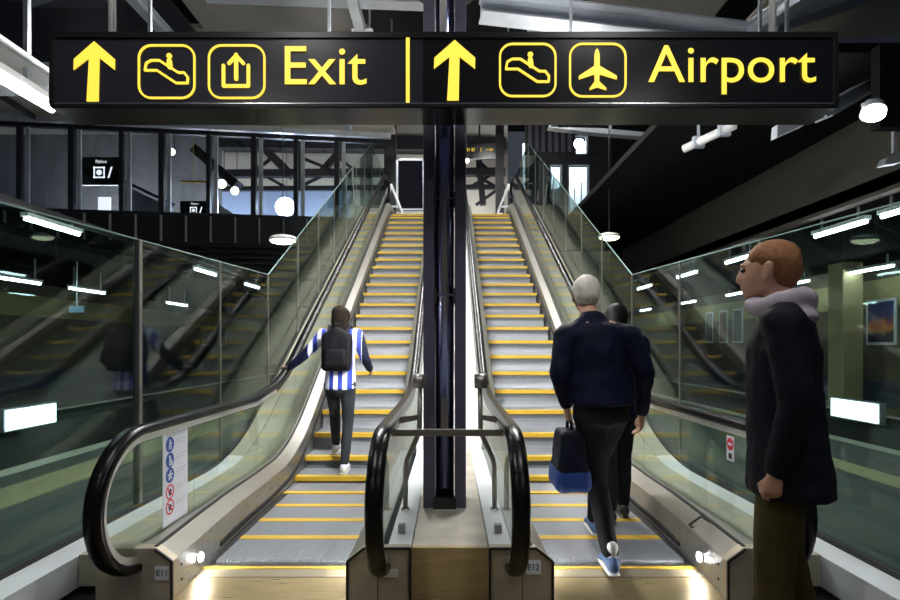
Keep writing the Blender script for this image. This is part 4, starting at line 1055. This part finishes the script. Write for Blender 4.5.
def person(label, loc, rz, J, cloth):
    """J: joints in local metres, facing +Y, +X to the person's right."""
    R = thing('person', loc, label, 'person'); R.rotation_euler = (0, 0, rz)
    hc, nk, ch, pv = V(J['head']), V(J['neck']), V(J['chest']), V(J['pelvis'])
    fy = J.get('face', 0.0)           # head turn about Z
    rot = Matrix.Rotation(fy, 3, 'Z')
    hd = lambda x, y, z: hc + rot @ V((x, y, z))
    B = Blob()
    B.hull((hd(0, -.012, .035), (.076, .092, .082)), (hd(0, .01, -.02), (.068, .085, .07)))
    B.hull((hd(0, .02, -.02), (.062, .072, .06)), (hd(0, .058, -.088), (.030, .030, .020)), (hd(.045, .0, -.06), .016), (hd(-.045, 0, -.06), .016))
    B.hull((hd(0, .088, .012), .010), (hd(0, .102, -.026), .013), (hd(.012, .098, -.034), .008), (hd(-.012, .098, -.034), .008))
    B.hull((hd(-.036, .086, .030), .010), (hd(.036, .086, .030), .010))
    B.hull((hd(-.020, .086, -.060), .009), (hd(.020, .086, -.060), .009))
    for sx in (-1, 1): B.hull((hd(sx * .078, -.01, .02), (.010, .018, .022)), (hd(sx * .076, .0, -.03), (.008, .010, .012)))
    B.chain([hd(0, -.02, -.07), nk, nk - V((0, .01, .06))], [.052, .056, .075])
    B.hull((ch + V((0, 0, .10)), (.15, .085, .06)), (ch, (.145, .10, .10)), (ch - V((0, 0, .17)), (.125, .085, .06)))
    B.hull((ch - V((0, 0, .15)), (.125, .088, .06)), (pv, (.15, .10, .09)))
    for k, sx in (('l', -1), ('r', 1)):
        sh, el, wr = V(J['sh' + k]), V(J['el' + k]), V(J['wr' + k]); hp, kn, an = V(J['hip' + k]), V(J['kn' + k]), V(J['an' + k])
        B.hull((sh, .058), (ch + V((sx * .06, 0, .10)), .075))
        B.chain([sh, el, el.lerp(wr, .3), wr], [.050, .039, .040, .025])
        dr = (wr - el).normalized(); hn = J.get('hand' + k, (dr, (-sx, 0, 0), (0, 1, 0), .6)); hand(B, wr, *hn)
        B.chain([hp, kn, kn.lerp(an, .3), an], [.068, .042, .044, .028])
        B.hull((an + V((0, 0, -.03)), .035), (an + V(J.get('toe' + k, (0, .14, -.05))), .025))
    blob('body', B, 'skin', R, .0085, 3)
    for sx in (-1, 1):
        p = hd(sx * .032, .083, .010); o_ = MB().ell(p, (.013, .011, .010)); mb = MB(); mb.add([V(v) + V(loc) for v in o_.v], o_.f, True)
        build('eye', mb, 'eye', R)
    # clothes
    c = cloth; g = c.get('girth', 1.0)
    B = Blob(); hem = c['hem']
    pv2 = V((pv.x, pv.y, hem))
    B.hull((ch + V((0, -.005, .105)), (.155 * g, .095 * g, .055)), (ch, (.170 * g, .125 * g, .10)), (ch - V((0, 0, .16)), (.165 * g, .125 * g, .06)))
    B.hull((ch - V((0, 0, .15)), (.165 * g, .125 * g, .05)), (pv2, (.175 * g * c.get('flare', 1), .130 * g * c.get('flare', 1), .012)))
    tr_ = c.get('trap', .05)
    for k in 'lr': B.hull((nk + V((0, -.01, -.005)), (tr_ + .012, tr_ + .012, .03)), (V(J['sh' + k]) + V((0, -.005, .02)), (.055, .06, .05)), (ch + V((0, -.01, .10)), (.08, .09, .05)))
    if c.get('collar', True): B.hull((nk + V((0, -.004, .028)), (.068, .066, .014)), (nk + V((0, -.012, -.05)), (.11, .09, .03)))
    for k, sx in (('l', -1), ('r', 1)):
        sh, el, wr = V(J['sh' + k]), V(J['el' + k]), V(J['wr' + k])
        B.hull((sh, .075 * g), (ch + V((sx * .07, 0, .09)), (.09, .085 * g, .06)))
        B.chain([sh, el, el.lerp(wr, .92)], [.073 * g, .056 * g, .040])
    jo = blob('jacket' if c['top'] != 'stripes' else 'striped_top', B, c['top'], R, .011, 5, c.get('fold', .018), c.get('mats'), c.get('matfn'))
    B = Blob()
    B.hull((pv + V((0, 0, .05)), (.150 * g, .11 * g, .04)), (pv - V((0, 0, .08)), (.155 * g, .115 * g, .06)))
    for k, sx in (('l', -1), ('r', 1)):
        hp, kn, an = V(J['hip' + k]), V(J['kn' + k]), V(J['an' + k])
        B.hull((hp, .093 * g), (pv + V((sx * .06, 0, -.03)), (.085, .10 * g, .07)))
        B.chain([hp, kn, kn.lerp(an, .3), kn.lerp(an, .93)], [.093 * g, .067 * c.get('leg', 1), .066 * c.get('leg', 1), .052 * c.get('leg', 1)])
    blob('trousers', B, c['legs'], R, .011, 4, .012)
    for k in 'lr':
        an = V(J['an' + k]); t = V(J.get('toe' + k, (0, .14, -.05))); up = V((0, 0, 1)); tn = t.normalized()
        side = tn.cross(up).normalized()
        B = Blob(); back = an - V((tn.x, tn.y, 0)) * .05
        sole_d = t.z
        B.hull((an + V((0, 0, -.01)), (.042, .042, .02)), (back + V((0, 0, -.035)), (.037, .037, .042)), (an + t * .6 + V((0, 0, .008)), (.038, .038, .028)))
        B.hull((an + t * .55 + V((0, 0, .0)), (.040, .040, .030)), (an + t * 1.05 + V((0, 0, .002)), (.036, .036, .020)))
        sh = blob('shoe', B, c['shoe'], R, .008, 3)
        B = Blob()
        B.hull((back + V((0, 0, -.080)), (.038, .038, .009)), (an + t * .6 + V((0, 0, -.034)), (.043, .043, .010)), (an + t * 1.08 + V((0, 0, -.02)), (.036, .036, .010)))
        so = blob('sole', B, c.get('solem', 'sole'), sh, .007, 2)
        if c.get('sock'):
            B = Blob(); B.chain([an + V((0, 0, -.01)), an + V((0, -.01, .06))], [.034, .036]); blob('sock', B, 'sock', R, .009, 2)
    # hair
    B = Blob(); hs = c.get('hair_style', 'short')
    B.hull((hd(0, -.022, .045), (.088, .098, .086)), (hd(0, -.045, -.005), (.079, .075, .06)))
    if hs == 'short': B.hull((hd(0, -.05, .0), (.074, .062, .05)), (hd(0, -.058, -.045), (.060, .045, .025)))
    if hs == 'tied': B.hull((hd(0, -.03, .045), (.096, .10, .085)), (hd(0, -.055, -.02), (.094, .076, .06))); B.hull((hd(0, -.05, .0), (.094, .074, .05)), (hd(0, -.065, -.12), (.084, .060, .05)))
    blob('hair', B, c['hair'], R, .009, 2, .022 if hs == 'tied' else .012)
    if c.get('scarf'):
        B = Blob()
        for k in range(14):
            a0, a1 = 2 * math.pi * k / 14, 2 * math.pi * (k + 1) / 14
            f = lambda a: nk + V((.098 * math.cos(a), .092 * math.sin(a), .008 + .02 * math.sin(a * 2)))
            B.hull((f(a0), (.036, .036, .042)), (f(a1), (.036, .036, .042)))
        B.hull((nk + V((0, -.06, -.045)), (.13, .07, .04)), (nk + V((0, -.02, .0)), (.11, .09, .04)))
        blob('scarf', B, 'scarf', R, .011, 3, .02)
    return R

# person on the Exit escalator ------------------------------------------------
zb = b(5.02)
J1 = dict(head=(.0, .04, 1.535), neck=(0, .0, 1.40), chest=(0, 0, 1.24), pelvis=(0, -.02, .90),
          shl=(-.17, .0, 1.365), ell=(-.36, -.02, 1.16), wrl=(-.50, -.02, 1.045), shr=(.17, 0, 1.365), elr=(.255, -.02, 1.12), wrr=(.27, .16, 1.02),
          hipl=(-.085, 0, .87), knl=(-.10, .20, .56), anl=(-.11, .30, .205), hipr=(.08, -.02, .87), knr=(.07, .03, .48), anr=(.055, -.08, .085),
          handl=((-.45, .42, -.02), (.0, 0, -1), (.5, .6, 0), .35))
p1 = person('person in blue and white striped top wearing a backpack, hand on the rail', (-1.10, 5.22, zb), 0, J1,
       dict(top='stripes', mats=['stripes', 'navy'], matfn=lambda c: 1 if (c.x < -.315 or c.x > .225) else 0, hem=.83, legs='charcoal', shoe='shoe_pale', hair='hair_brown', hair_style='tied', girth=.88, flare=1.05, leg=.85, fold=.012))
# backpack
bk = thing('backpack', (-1.10, 5.06, 1.1 + zb), 'black backpack on the back of the person in the striped top', 'backpack')
def local_blob(parent, name, ells_list, m, voxel=.01, fold=0.0, smooth=5):
    B = Blob()
    for e in ells_list: B.hull(*[((V(c) - ORG[parent]), r) for c, r in e])
    return blob(name, B, m, parent, voxel, smooth, fold)
ox, oy, oz = -1.10, 5.22, zb
local_blob(bk, 'bag_body', [[((ox - .10, oy - .175, oz + 1.06), .05), ((ox + .10, oy - .175, oz + 1.06), .05), ((ox - .10, oy - .165, oz + 1.34), .05), ((ox + .10, oy - .165, oz + 1.34), .05), ((ox, oy - .165, oz + 1.40), .05)]], 'backpack', .011, .01)
local_blob(bk, 'front_pocket', [[((ox - .085, oy - .235, oz + 1.08), .035), ((ox + .085, oy - .235, oz + 1.08), .035), ((ox - .08, oy - .23, oz + 1.20), .03), ((ox + .08, oy - .23, oz + 1.20), .03)]], 'backpack', .01)
for sx in (-1, 1):
    B = Blob(); pts = [(sx * .09, -.12, 1.40), (sx * .10, -.03, 1.455), (sx * .11, .07, 1.42), (sx * .12, .125, 1.28)]
    B.chain([V(p) + V((ox, oy, oz)) - ORG[bk] for p in pts], [.018] * 4); blob('shoulder_strap', B, 'backpack', bk, .009, 2)
mb = MB(); mb.tube([(ox - .03, oy - .17, oz + 1.44), (ox - .02, oy - .17, oz + 1.475), (ox + .02, oy - .17, oz + 1.475), (ox + .03, oy - .17, oz + 1.44)], .008, 8); build('grab_loop', mb, 'backpack', bk)

# white haired man ------------------------------------------------------------
J2 = dict(head=(-.055, .12, 1.635), neck=(-.035, .04, 1.495), chest=(-.015, .0, 1.31), pelvis=(.0, -.03, .97),
          shl=(-.20, -.01, 1.375), ell=(-.255, -.06, 1.15), wrl=(-.19, .04, .955), shr=(.18, .0, 1.37), elr=(.265, -.02, 1.16), wrr=(.285, .08, .90),
          hipl=(-.06, -.02, .93), knl=(-.02, .01, .51), anl=(.025, -.15, .105), hipr=(.085, .0, .93), knr=(.10, .34, .57), anr=(.11, .52, .09),
          toel=(.0, .14, -.06), handl=((.12, .1, -1), (1, 0, 0), (0, 1, 0), 1.1))
p2 = person('white haired person in navy jacket and dark trousers carrying a dark blue bag', (.905, 3.15, .004), 0, J2,
       dict(top='navy', hem=.975, legs='blackcloth', shoe='shoe_blue', sock=True, hair='hair_white', girth=1.10, flare=1.06, leg=.98))
# bag
bg = thing('holdall_bag', (.72, 3.19, .45), 'dark blue bag hanging from the hand of the white haired person', 'bag')
bx, by = .735, 3.20
local_blob(bg, 'bag_body', [[((bx - .06, by - .10, .50), .045), ((bx + .06, by - .10, .50), .045), ((bx - .06, by + .10, .50), .045), ((bx + .06, by + .10, .50), .045), ((bx - .04, by - .09, .78), .035), ((bx + .04, by - .09, .78), .035), ((bx - .04, by + .09, .78), .035), ((bx + .04, by + .09, .78), .035)]], 'bag', .011, .02)
local_blob(bg, 'blue_base', [[((bx - .065, by - .105, .495), .046), ((bx + .065, by - .105, .495), .046), ((bx - .065, by + .105, .495), .046), ((bx + .065, by + .105, .495), .046), ((bx - .06, by - .10, .56), .045), ((bx + .06, by - .10, .56), .045), ((bx - .06, by + .10, .56), .045), ((bx + .06, by + .10, .56), .045)]], 'bagblue', .011, .012)
for sy in (-1, 1):
    mb = MB(); mb.tube([(bx, by + sy * .075, .78), (bx - .0, by + sy * .05, .86), (bx, by + sy * .012, .885)], .010, 8); build('handle', mb, 'bag', bg)

# dark figure ahead of him ----------------------------------------------------
J3 = dict(head=(0, .05, 1.52), neck=(0, .0, 1.385), chest=(0, 0, 1.22), pelvis=(0, 0, .89),
          shl=(-.17, 0, 1.34), ell=(-.21, 0, 1.08), wrl=(-.20, .12, .86), shr=(.17, 0, 1.34), elr=(.21, 0, 1.08), wrr=(.20, .14, .88),
          hipl=(-.075, 0, .86), knl=(-.07, .02, .47), anl=(-.07, -.03, .09), hipr=(.075, 0, .86), knr=(.075, .12, .48), anr=(.075, .12, .09))
p3 = person('dark haired person in dark clothes, mostly hidden beyond the white haired person', (1.27, 3.93, 0), 0, J3,
       dict(top='navy', hem=.80, legs='blackcloth', shoe='shoe_dark', solem='shoe_dark', hair='hair_black', girth=.86))
# man in the dark coat --------------------------------------------------------
J4 = dict(head=(.0, .055, 1.62), neck=(0, .01, 1.485), chest=(0, .0, 1.31), pelvis=(0, -.02, .95),
          shl=(-.185, 0, 1.41), ell=(-.225, -.035, 1.12), wrl=(-.20, .03, .86), shr=(.185, 0, 1.41), elr=(.225, -.05, 1.12), wrr=(.20, -.02, .87),
          hipl=(-.085, 0, .92), handl=((.1, .1, -1), (1, 0, 0), (0, 1, 0), .9, .85), knl=(-.085, .03, .50), anl=(-.09, .04, .09), hipr=(.085, 0, .92), knr=(.085, .0, .50), anr=(.085, -.10, .10), toer=(0, .14, -.065))
p4 = person('person with ginger brown hair, pale scarf, long dark coat and khaki trousers', (1.315, 2.05, .0), math.radians(58), J4,
       dict(top='coat', hem=.755, legs='khaki', shoe='shoe_dark', solem='shoe_dark', hair='hair_ginger', girth=1.03, flare=1.15, scarf=True, leg=1.1))

# ------------------------------------------------------------------ world and view
w = bpy.data.worlds.new('world'); scene.world = w; w.use_nodes = True
w.node_tree.nodes['Background'].inputs['Color'].default_value = (.55, .65, .85, 1); w.node_tree.nodes['Background'].inputs['Strength'].default_value = .07
vs = scene.view_settings; vs.view_transform = 'Standard'; vs.look = 'None'; vs.gamma = 1; vs.use_curve_mapping = False; vs.exposure = .0
try:
    scene.cycles.use_denoising = True; scene.cycles.transparent_max_bounces = 24; scene.cycles.max_bounces = 10
    scene.cycles.sample_clamp_indirect = 6; scene.cycles.caustics_reflective = False; scene.cycles.caustics_refractive = False
except Exception: pass
